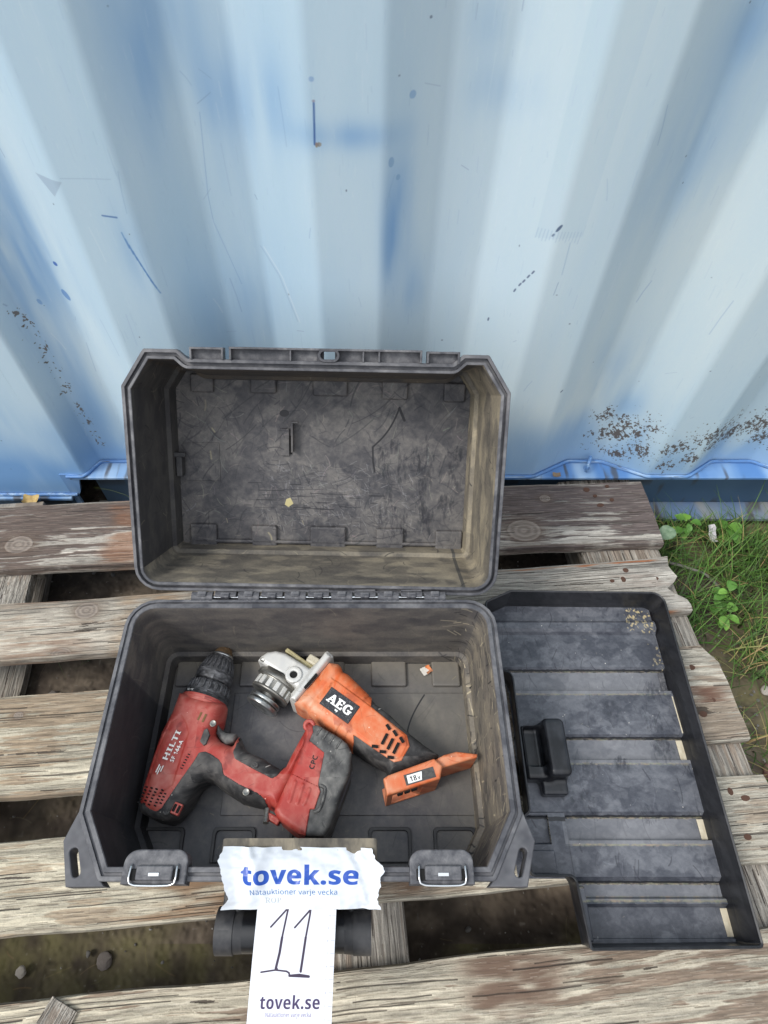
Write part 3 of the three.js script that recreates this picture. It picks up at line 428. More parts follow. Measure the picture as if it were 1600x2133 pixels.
  // the front rim: raised middle under the handle, and two latch housings with wire bails
  const mid = (() => { const s = new THREE.Shape([[0.1185, 0.116], [0.1185, 0.169], [0.1265, 0.1695], [0.1335, 0.164], [0.1535, 0.141], [0.1535, 0.116]].map(([a, b]) => new THREE.Vector2(-a, b)));
    const g = new THREE.ExtrudeGeometry(s, { depth: 0.149, bevelEnabled: true, bevelSize: 0.002, bevelThickness: 0.003, bevelSegments: 3 }); g.rotateY(Math.PI / 2); g.translate(-0.073, 0, 0); return planarUV(g, 3, 'x', 'z'); })();
  part(base, 'handle_mount', mid, std({ map: paint(512, 256, rubbed(23, 9, 5, [54, 52, 50], [140, 130, 112], 0.25, 0.8)), roughness: 0.8 }));
  for (const [x, k] of [[-0.139, 0], [0.142, 1]]) {
    const s = new THREE.Shape(), a = 0.030; s.moveTo(-a, -0.006); s.lineTo(a, -0.006); s.lineTo(a, 0.012); s.quadraticCurveTo(a - 0.001, 0.0205, a - 0.010, 0.021); s.lineTo(-a + 0.012, 0.021); s.quadraticCurveTo(-a + 0.001, 0.020, -a, 0.010); s.lineTo(-a, -0.006);
    const g = new THREE.ExtrudeGeometry(s, { depth: 0.018, bevelEnabled: true, bevelSize: 0.0015, bevelThickness: 0.0015, bevelSegments: 2 }); g.rotateX(-Math.PI / 2); planarUV(g, 4);
    const hs = part(base, 'latch_housing', g, mRim, x, 0.1535, D - 0.0045);
    part(hs, 'latch_recess', box(0.050, 0.004, 0.010, 0.001, 0.0, 0.0195, -0.0005), mVoid);
    part(hs, 'latch_plate', planarUV(box(0.036, 0.010, 0.013, 0.002, 0.001, 0.0185, -0.002), 4), mRim);
    part(hs, 'latch_slot', box(0.0105, 0.001, 0.0032, 0.0004, 0.001, 0.0237, -0.0005), mChrome);
    const ce = [[-0.0225, 0.018, -0.010], [-0.0225, 0.0225, -0.007], [-0.0228, 0.0235, 0.002], [-0.0215, 0.0225, 0.0068], [-0.016, 0.0215, 0.0085], [0, 0.0212, 0.0088], [0.016, 0.0215, 0.0085], [0.0215, 0.0225, 0.0068], [0.0228, 0.0235, 0.002], [0.0225, 0.0225, -0.007], [0.0225, 0.018, -0.010]];
    part(hs, 'wire_bail', new THREE.TubeGeometry(new THREE.CatmullRomCurve3(ce.map((q) => new THREE.Vector3(...q)), false, 'catmullrom', 0.2), 60, 0.00105, 8), mChrome);
  }
  // folded-down carrying handle in front
  const hd = thing; const H = part(TB, 'handle', (() => { const c = cyl(0.0195, 0.0195, 0.132, 32); c.rotateZ(Math.PI / 2); return planarUV(c, 4); })(), mGlossBlack, -0.0049, 0.109, 0.1925);
  for (const k of [-1, 1]) {
    const e = cyl(0.0205, 0.0195, 0.014, 32); e.rotateZ(-k * Math.PI / 2); const c = cyl(0.0212, 0.0212, 0.018, 32); c.rotateZ(Math.PI / 2); c.translate(k * 0.011, 0, 0);
    part(H, 'handle_end', planarUV(merged([e, c]), 4), mBlack, k * 0.058, 0, 0);
    part(H, 'handle_arm', planarUV(box(0.020, 0.022, 0.050, 0.004), 4), mBlack, k * 0.064, 0.001, -0.026);
  }
  // hinge: eleven interleaved half-barrels on a pin
  const n = 11, x0 = -0.155, kw = 0.3255 / n;
  const kn = [0, 1].map((t) => { const w = kw * 0.9; const a = new THREE.CylinderGeometry(0.0075, 0.0075, w, 14, 1, false, t ? -0.6 : 1.2, 3.6); a.rotateZ(Math.PI / 2); const b1 = box(w, 0.0035, 0.016, 0.0008, 0, t ? -0.005 : -0.0052, t ? 0.0085 : -0.0085), b2 = box(w * 0.42, 0.006, 0.007, 0.0012, 0, 0.0065, t ? -0.001 : 0.001), rim = box(w, 0.0025, 0.0025, 0.0006, 0, 0.005, t ? 0.0072 : -0.0072); return planarUV(merged([a, b1, b2, rim]), 6); });
  for (let i = 0; i < n; i++) part(TB, 'hinge_knuckle', kn[i % 2 ? 0 : 1], mRim, x0 + kw * (i + 0.5), 0.160, -0.1592);
  const pin = cyl(0.0022, 0.0022, 0.322, 10); pin.rotateZ(Math.PI / 2); part(TB, 'hinge_pin', pin, mChrome, 0.008, 0.160, -0.1592);
  part(TB, 'hinge_leaf', planarUV(box(0.325, 0.004, 0.010, 0.001), 3), mBlack, 0.008, 0.150, -0.157);

  // ---- lid, built lying rim-up and turned back on the hinge
  const LW = 0.2305, cl = [[-LW, -0.001, 0.03], [LW, -0.001, 0.03], [LW, 0.255, 0.004], [0.202, 0.298, 0.004], [0.172, 0.298, 0.003], [0.160, 0.2875, 0.003], [-0.150, 0.2875, 0.003], [-0.162, 0.298, 0.003], [-0.202, 0.298, 0.004], [-LW, 0.255, 0.004]];
  const lo = [[0.016, -0.134], [0.003, -0.012], [0.0005, -0.010], [0, -0.001], [0.0008, 0], [0.0040, 0], [0.0044, -0.006], [0.0080, -0.006], [0.0084, 0.0008], [0.0112, 0.0008], [0.0118, 0]];
  const li = [[0.0118, 0], [0.0205, -0.095], [0.0255, -0.099], [0.027, -0.125]];
  const panelTex = paint(1024, 680, rubbed(51, 11, 7.5, [52, 52, 57], [126, 121, 115], 0.14, 0.60), (g, w, h) => {
    const r = rng(60);
    STROKES(g, 52, 420, w, h, (q) => `rgba(${130 + q() * 30},${128 + q() * 28},${126 + q() * 20},${0.08 + q() * 0.3})`, 44, 2.2); STROKES(g, 53, 420, w, h, (q) => `rgba(24,25,32,${0.08 + q() * 0.34})`, 56, 3.4);
    STROKES(g, 54, 60, w, h * 0.5, (q) => `rgba(20,21,27,${0.15 + q() * 0.3})`, 130, 3.4, -0.8, 0.5);
    for (let i = 0; i < 700; i++) { const x = w * (0.3 + 0.5 * r()), y = h * (0.5 + 0.33 * r()), a = -0.6 + r() * 2.4, l = 6 + 22 * r(); g.strokeStyle = r() < 0.5 ? `rgba(150,150,152,${0.1 + 0.3 * r()})` : `rgba(24,24,30,${0.1 + 0.35 * r()})`; g.lineWidth = 1 + 2 * r(); g.beginPath(); g.moveTo(x, y); g.lineTo(x + l * Math.cos(a), y + l * Math.sin(a)); g.stroke(); }
    for (let i = 0; i < 40; i++) { const x = w * (0.25 + 0.4 * r()), y = h * (0.60 + 0.14 * r()); g.strokeStyle = `rgba(18,18,24,${0.3 + 0.4 * r()})`; g.lineWidth = 1 + 3 * r(); g.beginPath(); g.moveTo(x, y); g.lineTo(x + 20 + 60 * r(), y); g.stroke(); }
    for (let i = 0; i < 20; i++) { const x0 = w * (0.64 + 0.28 * r()), y0 = h * (0.42 + 0.38 * r()), hh = 15 + 50 * r(); for (let k = 0; k < 40; k++) { g.fillStyle = `rgba(22,23,30,${0.05 + 0.25 * r()})`; g.beginPath(); g.ellipse(x0 + 14 * (r() - 0.5) * 2, y0 + hh * (r() - 0.5) * 2, 1 + 4 * r(), 3 + 12 * r(), (r() - 0.5) * 0.6, 0, 6.3); g.fill(); } }
    g.strokeStyle = 'rgba(17,17,22,0.95)'; g.lineWidth = 5; g.lineCap = 'round'; g.beginPath(); g.moveTo(748, 165); g.quadraticCurveTo(728, 230, 690, 270); g.lineTo(668, 292); g.lineTo(670, 340); g.lineTo(676, 372); g.stroke(); g.lineWidth = 8; g.beginPath(); g.moveTo(748, 168); g.lineTo(764, 205); g.stroke();
    g.fillStyle = 'rgba(24,24,30,0.9)'; g.beginPath(); g.ellipse(392, 190, 15, 11, -0.1, 0, 6.3); g.fill();
    g.fillStyle = 'rgba(178,168,120,0.95)'; g.beginPath(); g.moveTo(395, 468); g.lineTo(408, 462); g.lineTo(418, 482); g.lineTo(402, 494); g.lineTo(390, 486); g.fill();
    STROKES(g, 56, 8, w, h, (q) => `rgba(170,160,125,${0.3 + q() * 0.3})`, 40, 4, 1.3, 0.8);
  });
  const mPanel = std({ map: panelTex, roughness: 0.62 });
  const lidInTex = paint(2048, 256, (u, v, o) => {
    const m = u * 1.5, right = sst(0.40, 0.44, m) * sst(0.75, 0.71, m), hinge = sst(0.43, 0.40, m) + sst(1.44, 1.47, m), topSide = sst(0.72, 0.75, m) * sst(1.14, 1.11, m), hgt = v * 0.16;
    const a = 0.5 * fbm(m * 50 + 9, hgt * 60, 5) + 0.5 * fbm(m * 18 + 9, hgt * 24, 4), b = fbm(m * 36, hgt * 100, 4), pz = sst(0.42, 0.58, fbm(m * 30 + 17, hgt * 60, 5)) - 0.5, c = vn(m * 600, hgt * 500);
    const t = Math.min(0.95, Math.max(0, 0.20 + 0.42 * right + 0.38 * hinge + 0.15 * topSide + (a - 0.5) * 0.5 + (b - 0.5) * 0.45 + pz * 0.26 + (c - 0.5) * 0.12));
    mix3([50, 49, 51], right > 0.5 ? [158, 147, 124] : hinge > 0.5 ? [152, 143, 124] : topSide > 0.5 ? [96, 84, 68] : [88, 86, 80], t, o);
  }, (g, w, h) => { STROKES(g, 61, 260, w, h, (r) => `rgba(176,166,136,${0.06 + r() * 0.3})`, 34, 1.5); STROKES(g, 62, 160, w, h, (r) => `rgba(24,24,27,${0.1 + r() * 0.45})`, 34, 2.2); });
  const lid = part(TB, 'lid', merged([shell(cl, lo), cap(cl, 0.016, -0.134, -LW, 0, 2 * LW, 0.3)]), mRim);
  lid.position.set(0.0045, 0.164, -0.1640); lid.rotation.order = 'XYZ'; lid.rotation.set(0.8512, -0.019, 0);
  const lg = shell(cl, li, 1), Q = lg.attributes.uv; for (let i = 0; i < Q.count; i++) Q.setXY(i, Q.getX(i) / 1.5, Q.getY(i) / 0.16);
  part(lid, 'inner_wall', lg, std({ map: lidInTex, roughness: 0.75 }));
  part(lid, 'back_panel', cap(cl, 0.027, -0.125, -LW, 0, 2 * LW, 0.3), mPanel);
  const lf = (g) => { const p = g.attributes.position, uv = g.attributes.uv; for (let i = 0; i < p.count; i++) uv.setXY(i, (p.getX(i) + LW) / (2 * LW), -p.getZ(i) / 0.3); return g; };
  for (const [a, b, c, d] of [[-0.182, -0.150, 0.243, 0.268], [-0.100, -0.064, 0.243, 0.268], [-0.014, 0.034, 0.241, 0.266], [0.081, 0.117, 0.238, 0.266], [0.166, 0.196, 0.236, 0.262], [-0.192, -0.153, 0.022, 0.056], [-0.103, -0.066, 0.024, 0.055], [-0.018, 0.034, 0.021, 0.055], [0.078, 0.118, 0.021, 0.054], [0.164, 0.203, 0.021, 0.052]])
    part(lid, 'lid_pad', lf(box(b - a, 0.008, d - c, 0.003, (a + b) / 2, -0.122, -(c + d) / 2)), mPanel);
  part(lid, 'foot_rail', lf(box(0.38, 0.006, 0.005, 0.002, 0.004, -0.121, -0.031)), mPanel);
  // moulded catch on the back panel, and a small one by the left wall
  part(lid, 'catch_slot', box(0.0035, 0.003, 0.026, 0.0006, -0.0455, -0.1245, -0.172), mVoid);
  part(lid, 'catch', lf(box(0.003, 0.014, 0.042, 0.001, -0.042, -0.118, -0.184)), mPanel);
  part(lid, 'catch', lf(box(0.010, 0.003, 0.003, 0.001, -0.038, -0.112, -0.205)), mPanel);
  part(lid, 'catch', lf(box(0.012, 0.005, 0.038, 0.001, -0.053, -0.1235, -0.176)), mPanel);
  part(lid, 'catch', lf(box(0.009, 0.016, 0.030, 0.002, -0.199, -0.114, -0.142)), mBlack);
  part(lid, 'catch', lf(box(0.018, 0.006, 0.007, 0.0015, -0.198, -0.108, -0.158)), mBlack);
  { const s = new THREE.Shape(), w = 0.026, d = 0.028, q = 0.004; s.moveTo(-w, -d); s.lineTo(w, -d); s.lineTo(w, d); s.lineTo(-w, d); s.lineTo(-w, -d); const h = new THREE.Path(); const t = 0.0016; h.moveTo(-w + t, -d + t); h.lineTo(-w + t, d - t); h.lineTo(w - t, d - t); h.lineTo(w - t, -d + t); h.lineTo(-w + t, -d + t); s.holes.push(h);
    const g = new THREE.ExtrudeGeometry(s, { depth: 0.0016, bevelEnabled: false }); g.rotateX(-Math.PI / 2); part(lid, 'panel_rib', lf(g.translate(-0.172, -0.125, -0.145)), mPanel); }
  // open channel along the free edge: outer strip, floor, ribs and the padlock eye
  const strip = (x1, x2, z, h = 0.013, t = 0.0026) => box(x2 - x1, h, t, 0.0006, (x1 + x2) / 2, 0.001 - h / 2 + 0.001, z);
  const chan = (x1, x2, zo, zi) => merged([strip(x1, x2, zo), box(0.0026, 0.013, zi - zo, 0.0006, x1 + 0.0013, -0.0045, (zo + zi) / 2), box(0.0026, 0.013, zi - zo, 0.0006, x2 - 0.0013, -0.0045, (zo + zi) / 2)]);
  const edge = part(lid, 'edge_channel', planarUV(merged([chan(-0.1015, 0.1235, -0.3005, -0.287), box(0.108, 0.0025, 0.013, 0.0006, -0.0455, -0.010, -0.2935), box(0.1, 0.0025, 0.013, 0.0006, 0.0715, -0.010, -0.2935)]), 4), mRim);
  for (const x of [-0.03, 0.055, 0.0735]) part(edge, 'edge_rib', box(0.002, 0.012, 0.013, 0.0005, x, -0.005, -0.2935), mRim);
  const eye = (() => { const ring = (k) => { const p = []; for (let i = 0; i <= 10; i++) { const t = -Math.PI / 2 + Math.PI * i / 10; p.push([0.0052 + k * Math.cos(t), k * Math.sin(t)]); } for (let i = 0; i <= 10; i++) { const t = Math.PI / 2 + Math.PI * i / 10; p.push([-0.0052 + k * Math.cos(t), k * Math.sin(t)]); } return p.map(([a, b]) => new THREE.Vector2(a, b)); }; const s = new THREE.Shape(ring(0.0072)); s.holes.push(new THREE.Path(ring(0.0048))); const g = new THREE.ExtrudeGeometry(s, { depth: 0.012, bevelEnabled: true, bevelSize: 0.0004, bevelThickness: 0.0004, bevelSegments: 1 }); g.rotateX(-Math.PI / 2); g.translate(0.0146, -0.0105, -0.2940); return g; })();
  part(edge, 'padlock_eye', planarUV(eye, 4), mRim);
  for (const [a, b] of [[-0.1475, -0.108], [0.129, 0.1675]]) part(lid, 'catch_pocket', planarUV(merged([chan(a, b, -0.2995, -0.287), box(b - a - 0.004, 0.0025, 0.012, 0.0006, (a + b) / 2, -0.008, -0.2932)]), 4), mRim);
}

// ------------------------------------------------------------------ plastic tray beside the toolbox
const TRAY = thing('plastic_tray', 'shallow black plastic tray with ridged floor, right of the toolbox on the pallet', 'tray', 0.30, 0.144, -0.21);
{
  const ox = 0.30, oz = -0.21, q = (x, z, r) => [x - ox, -(z - oz), r];
  const trayTex = paint(1024, 1536, rubbed(71, 8, 17, [56, 59, 68], [116, 118, 124], 0.10, 0.66), (g, w, h) => {
    STROKES(g, 72, 200, w, h, (r) => `rgba(150,155,165,${0.05 + r() * 0.14})`, 60, 3); STROKES(g, 73, 200, w, h, (r) => `rgba(22,23,30,${0.08 + r() * 0.3})`, 80, 5, 1.6, 1.2); STROKES(g, 74, 80, w, h, (r) => `rgba(190,180,150,${0.1 + r() * 0.25})`, 12, 1.8);
    const Z = (z) => (1 - (0.01 - z) / 0.45) * h, bar = (z1, z2, col) => { g.fillStyle = col; g.fillRect(w * (z1 < -0.2 ? 0.05 : 0.295), Z(z1), w * (z1 < -0.2 ? 0.905 : 0.66), Z(z2) - Z(z1)); };
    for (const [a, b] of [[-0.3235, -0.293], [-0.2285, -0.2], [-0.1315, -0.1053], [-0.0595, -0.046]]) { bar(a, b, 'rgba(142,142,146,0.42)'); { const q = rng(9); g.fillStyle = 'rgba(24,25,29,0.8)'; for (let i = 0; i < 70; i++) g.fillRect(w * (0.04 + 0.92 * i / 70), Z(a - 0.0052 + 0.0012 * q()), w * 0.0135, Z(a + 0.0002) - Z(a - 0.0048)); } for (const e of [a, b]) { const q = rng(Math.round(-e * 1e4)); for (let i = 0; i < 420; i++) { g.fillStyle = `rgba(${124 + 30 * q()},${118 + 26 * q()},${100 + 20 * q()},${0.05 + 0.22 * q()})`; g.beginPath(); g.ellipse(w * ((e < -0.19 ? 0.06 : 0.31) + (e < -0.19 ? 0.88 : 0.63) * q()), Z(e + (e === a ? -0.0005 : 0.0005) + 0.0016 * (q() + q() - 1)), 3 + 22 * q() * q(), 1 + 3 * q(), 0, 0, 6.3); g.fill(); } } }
    const r = rng(75); for (let i = 0; i < 60; i++) { const x = w * (0.82 + 0.14 * r()), y = h * (0.03 + 0.09 * r()); g.fillStyle = `rgba(196,178,134,${0.4 + 0.5 * r()})`; g.beginPath(); g.ellipse(x, y, 2 + 8 * r(), 2 + 5 * r(), r() * 3, 0, 6.3); g.fill(); }
    for (let i = 0; i < 30; i++) { const x = w * (0.90 + 0.07 * r()), y = h * (0.16 + 0.1 * r()); g.fillStyle = `rgba(176,160,124,${0.3 + 0.5 * r()})`; g.beginPath(); g.ellipse(x, y, 2 + 6 * r(), 2 + 6 * r(), r() * 3, 0, 6.3); g.fill(); }
    g.fillStyle = 'rgba(178,150,100,0.8)'; for (let i = 0; i < 90; i++) { g.beginPath(); g.ellipse(w * (0.30 + 0.02 * r() * r()), Z(-0.048 + 0.042 * r()), 3 + 8 * r(), 4 + 12 * r(), 0, 0, 6.3); g.fill(); } for (let i = 0; i < 40; i++) { g.fillStyle = `rgba(226,222,212,${0.4 + 0.5 * r()})`; g.beginPath(); g.ellipse(w * (0.1 + 0.85 * r()), h * r(), 1 + 2.5 * r(), 1 + 2 * r(), r() * 3, 0, 6.3); g.fill(); } for (let i = 0; i < 9; i++) { const x0 = w * (0.4 + 0.5 * r()), y0 = h * (0.12 + 0.6 * r()), rr = 20 + 40 * r(); for (let k = 0; k < 60; k++) { const a = r() * 6.28, q = Math.sqrt(r()); g.fillStyle = `rgba(30,32,40,${0.06 + 0.14 * r()})`; g.beginPath(); g.ellipse(x0 + rr * q * Math.cos(a), y0 + rr * 0.8 * q * Math.sin(a), 3 + 12 * r(), 2 + 7 * r(), 1.2 + r(), 0, 6.3); g.fill(); } }
  });
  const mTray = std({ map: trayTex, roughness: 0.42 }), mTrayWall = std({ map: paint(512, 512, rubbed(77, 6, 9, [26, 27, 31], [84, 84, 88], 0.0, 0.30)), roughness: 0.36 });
  const c = [q(0.190, -0.0625, 0.006), q(0.2395, -0.0625, 0.006), q(0.2435, 0.0065, 0.004), q(0.4325, 0.0045, 0.006), q(0.443, -0.4275, 0.018), q(0.2166, -0.4305, 0.008), q(0.176, -0.412, 0.008), q(0.176, -0.310, 0.008), q(0.200, -0.302, 0.010), q(0.1975, -0.132, 0.008), q(0.189, -0.126, 0.004)];
  const U0 = 0.17 - ox, V0 = -0.01 - 0.21, uvw = 0.28, uvh = 0.45;   // texture rectangle over the tray
  const tuv = (g) => { const p = g.attributes.position; const a = new Float32Array(p.count * 2); for (let i = 0; i < p.count; i++) { a[2 * i] = (p.getX(i) - U0 + p.getY(i) * 0.5) / uvw; a[2 * i + 1] = (-p.getZ(i) - V0 + p.getY(i) * 0.5) / uvh; } g.setAttribute('uv', new THREE.BufferAttribute(a, 2)); return g; };
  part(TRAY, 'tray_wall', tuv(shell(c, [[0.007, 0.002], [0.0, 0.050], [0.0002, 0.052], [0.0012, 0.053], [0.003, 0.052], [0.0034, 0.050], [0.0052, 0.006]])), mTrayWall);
  // ridged floor: one cross-section drawn out from left to right
  const pf = [[-0.4245, 10], [-0.400, 10], [-0.398, 14], [-0.394, 17], [-0.385, 17], [-0.381, 13], [-0.378, 8], [-0.328, 8], [-0.3225, 1.5], [-0.293, 1.5], [-0.2925, 10], [-0.2328, 10], [-0.2275, 1.2], [-0.200, 1.2], [-0.1995, 10], [-0.1373, 10], [-0.1315, 1.2], [-0.1053, 1.2], [-0.1048, 10], [-0.0659, 10], [-0.0595, 1.2], [-0.046, 1.2], [-0.0435, 8], [-0.0385, 9], [-0.0352, 2.5], [-0.0055, 2.5], [-0.0048, 5], [-0.0005, 5]];
  const drawn = (list, x1, x2) => { const pos = [], idx = []; for (let i = 0; i + 1 < list.length; i++) { const b = pos.length / 3; for (const [z, y] of [list[i], list[i + 1]]) for (let s = 0; s <= 12; s++) { const x = x1 + (x2 - x1) * s / 12; pos.push(x - ox, y / 1000 + 0.0012 * (fbm(x * 14, z * 9, 2) - 0.5), z - oz); } for (let s = 0; s < 12; s++) idx.push(b + s, b + s + 13, b + s + 14, b + s, b + s + 14, b + s + 1); } const g = new THREE.BufferGeometry(); g.setAttribute('position', new THREE.Float32BufferAttribute(pos, 3)); g.setIndex(idx); g.computeVertexNormals(); return tuv(g); };
  const cutAt = (za, zb) => { const o = []; for (let i = 0; i < pf.length; i++) { const [z, y] = pf[i]; if (i && pf[i - 1][0] < za && z > za) { const t = (za - pf[i - 1][0]) / (z - pf[i - 1][0]); o.push([za, pf[i - 1][1] + t * (y - pf[i - 1][1])]); } if (z >= za && z <= zb) o.push([z, y]); if (i + 1 < pf.length && z < zb && pf[i + 1][0] > zb) { const t = (zb - z) / (pf[i + 1][0] - z); o.push([zb, y + t * (pf[i + 1][1] - y)]); } } return o; };
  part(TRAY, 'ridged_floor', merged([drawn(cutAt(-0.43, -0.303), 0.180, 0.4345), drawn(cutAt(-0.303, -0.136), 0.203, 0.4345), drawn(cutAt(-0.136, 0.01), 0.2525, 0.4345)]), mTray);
  part(TRAY, 'side_floor', merged([drawn([[-0.136, 9], [-0.134, 9], [-0.1315, 3], [-0.103, 3], [-0.1005, 9], [-0.0640, 9]], 0.184, 0.2315), drawn([[-0.136, 9.2], [-0.0640, 9.2]], 0.2312, 0.2528)]), mTray);
  part(TRAY, 'end_panel', tuv(box(0.0115, 0.007, 0.055, 0.002, 0.2565 - ox, 0.006, -0.029 - oz)), mTray);
  part(TRAY, 'side_plate', tuv(box(0.042, 0.004, 0.026, 0.0018, 0.212 - ox, 0.0085, -0.0815 - oz)), mTray);
  // moulded boss beside the toolbox, hollow on its left
  const hump = (x, y, z) => { const a = sdBox(0.2475, 0.022, -0.2085, 0.0145, 0.026, 0.036, 0.007)(x, y, z), b = sdBox(0.222, 0.012, -0.205, 0.016, 0.022, 0.034, 0.006)(x, y, z), e = sdBox(0.2425, 0.010, -0.166, 0.0165, 0.016, 0.012, 0.004)(x, y, z); return Math.max(smin(smin(a, b, 0.010), e, 0.006), -sdBox(0.222, 0.042, -0.212, 0.0125, 0.026, 0.026, 0.006)(x, y, z)); };
  const hg = nets(hump, [0.195, 0.004, -0.262], [0.27, 0.056, -0.145], 0.0013); hg.translate(-ox, 0, -oz); part(TRAY, 'boss', tuv(hg), mGlossBlack);
  const mSlotFill = std({ map: paint(128, 128, (u, v, o) => mix3([176, 164, 140], [206, 198, 178], fbm(u * 14, v * 14, 4), o)), roughness: 0.9 });  // added beige strips standing in for wood and light seen through slot holes
  const slot = (z1, z2, x, w, y, m = mSlotFill) => part(TRAY, 'added_slot_fill', planarUV(box(w, 0.0016, z2 - z1, 0.0008, 0, 0, 0), 8), m, x - ox, y, (z1 + z2) / 2 - oz);
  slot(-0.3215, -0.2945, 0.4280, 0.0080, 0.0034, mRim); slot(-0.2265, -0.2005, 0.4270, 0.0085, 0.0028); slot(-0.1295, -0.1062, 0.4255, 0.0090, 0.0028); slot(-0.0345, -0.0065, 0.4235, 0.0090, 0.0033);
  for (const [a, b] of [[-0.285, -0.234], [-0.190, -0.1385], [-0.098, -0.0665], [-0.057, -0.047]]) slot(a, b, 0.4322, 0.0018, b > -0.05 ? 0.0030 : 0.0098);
}

// ------------------------------------------------------------------ cordless drill
const FL = 0.156;                                        // height of the toolbox floor
const worn = (g, w, h, seed, n, s = 1) => { const r = rng(seed); g.globalCompositeOperation = 'destination-out'; for (let i = 0; i < n; i++) { g.fillStyle = `rgba(0,0,0,${0.4 + 0.6 * r()})`; g.beginPath(); g.ellipse(w * r(), h * r(), s * (1 + 5 * r()), s * (1 + 3 * r()), r() * 3, 0, 6.3); g.fill(); } g.globalCompositeOperation = 'source-over'; };
const grime = (seed, base, dust, amount, chips, dark, n = 512) => paint(n, n, (u, v, o) => {
  const a = fbm(u * 6 + seed, v * 6, 5), b = fbm(u * 30 + seed, v * 22, 4), c = vn(u * 210, v * 210 + seed), t = Math.min(0.9, Math.max(0, amount + (a - 0.5) * 1.2 + (b - 0.5) * 0.9));
  mix3(base, dust, t, o); const k = sst(0.60, 0.78, fbm(u * 11 + 4, v * 11 + seed, 4)); mix3([o[0], o[1], o[2]], dark, k * 0.55, o); if (c > 0.93) mix3([o[0], o[1], o[2]], dust, 0.5, o);
}, (g, w, h) => { STROKES(g, seed + 1, 120, w, h, (r) => `rgba(${dust[0]},${dust[1]},${dust[2]},${0.16 + 0.5 * r()})`, 22, 1.2); STROKES(g, seed + 2, 130, w, h, (r) => `rgba(${dark[0]},${dark[1]},${dark[2]},${0.15 + 0.4 * r()})`, 26, 1.6); const r = rng(seed); for (let i = 0; i < chips; i++) { g.fillStyle = `rgba(232,226,216,${0.5 + 0.5 * r()})`; g.beginPath(); g.ellipse(w * r(), h * r(), 0.8 + 2.2 * r(), 0.8 + 1.4 * r(), r() * 3, 0, 6.3); g.fill(); } });
const mRed = std({ map: grime(101, [160, 50, 43], [182, 116, 104], 0.36, 16, [96, 30, 28]), roughness: 0.5 });
const mRubber = std({ map: grime(102, [38, 38, 40], [116, 112, 108], 0.36, 30, [20, 20, 22]), roughness: 0.8 });
const mBatt = std({ map: grime(103, [44, 45, 47], [132, 130, 126], 0.42, 34, [22, 22, 24]), roughness: 0.7 });
const mOrange = std({ map: grime(104, [204, 99, 54], [206, 156, 128], 0.32, 14, [140, 64, 36]), roughness: 0.5 });
const mAlu = std({ map: grime(105, [190, 191, 190], [212, 210, 204], 0.4, 6, [128, 126, 122]), roughness: 0.5, metalness: 0.22 });
const mSteelDull = std({ map: grime(106, [120, 122, 122], [168, 162, 150], 0.3, 0, [60, 58, 56]), roughness: 0.4, metalness: 0.75 });
const lettering = (w, h, draw, seed, wear, s) => paint(w, h, null, (g) => { draw(g, w, h); worn(g, w, h, seed, wear, s); });
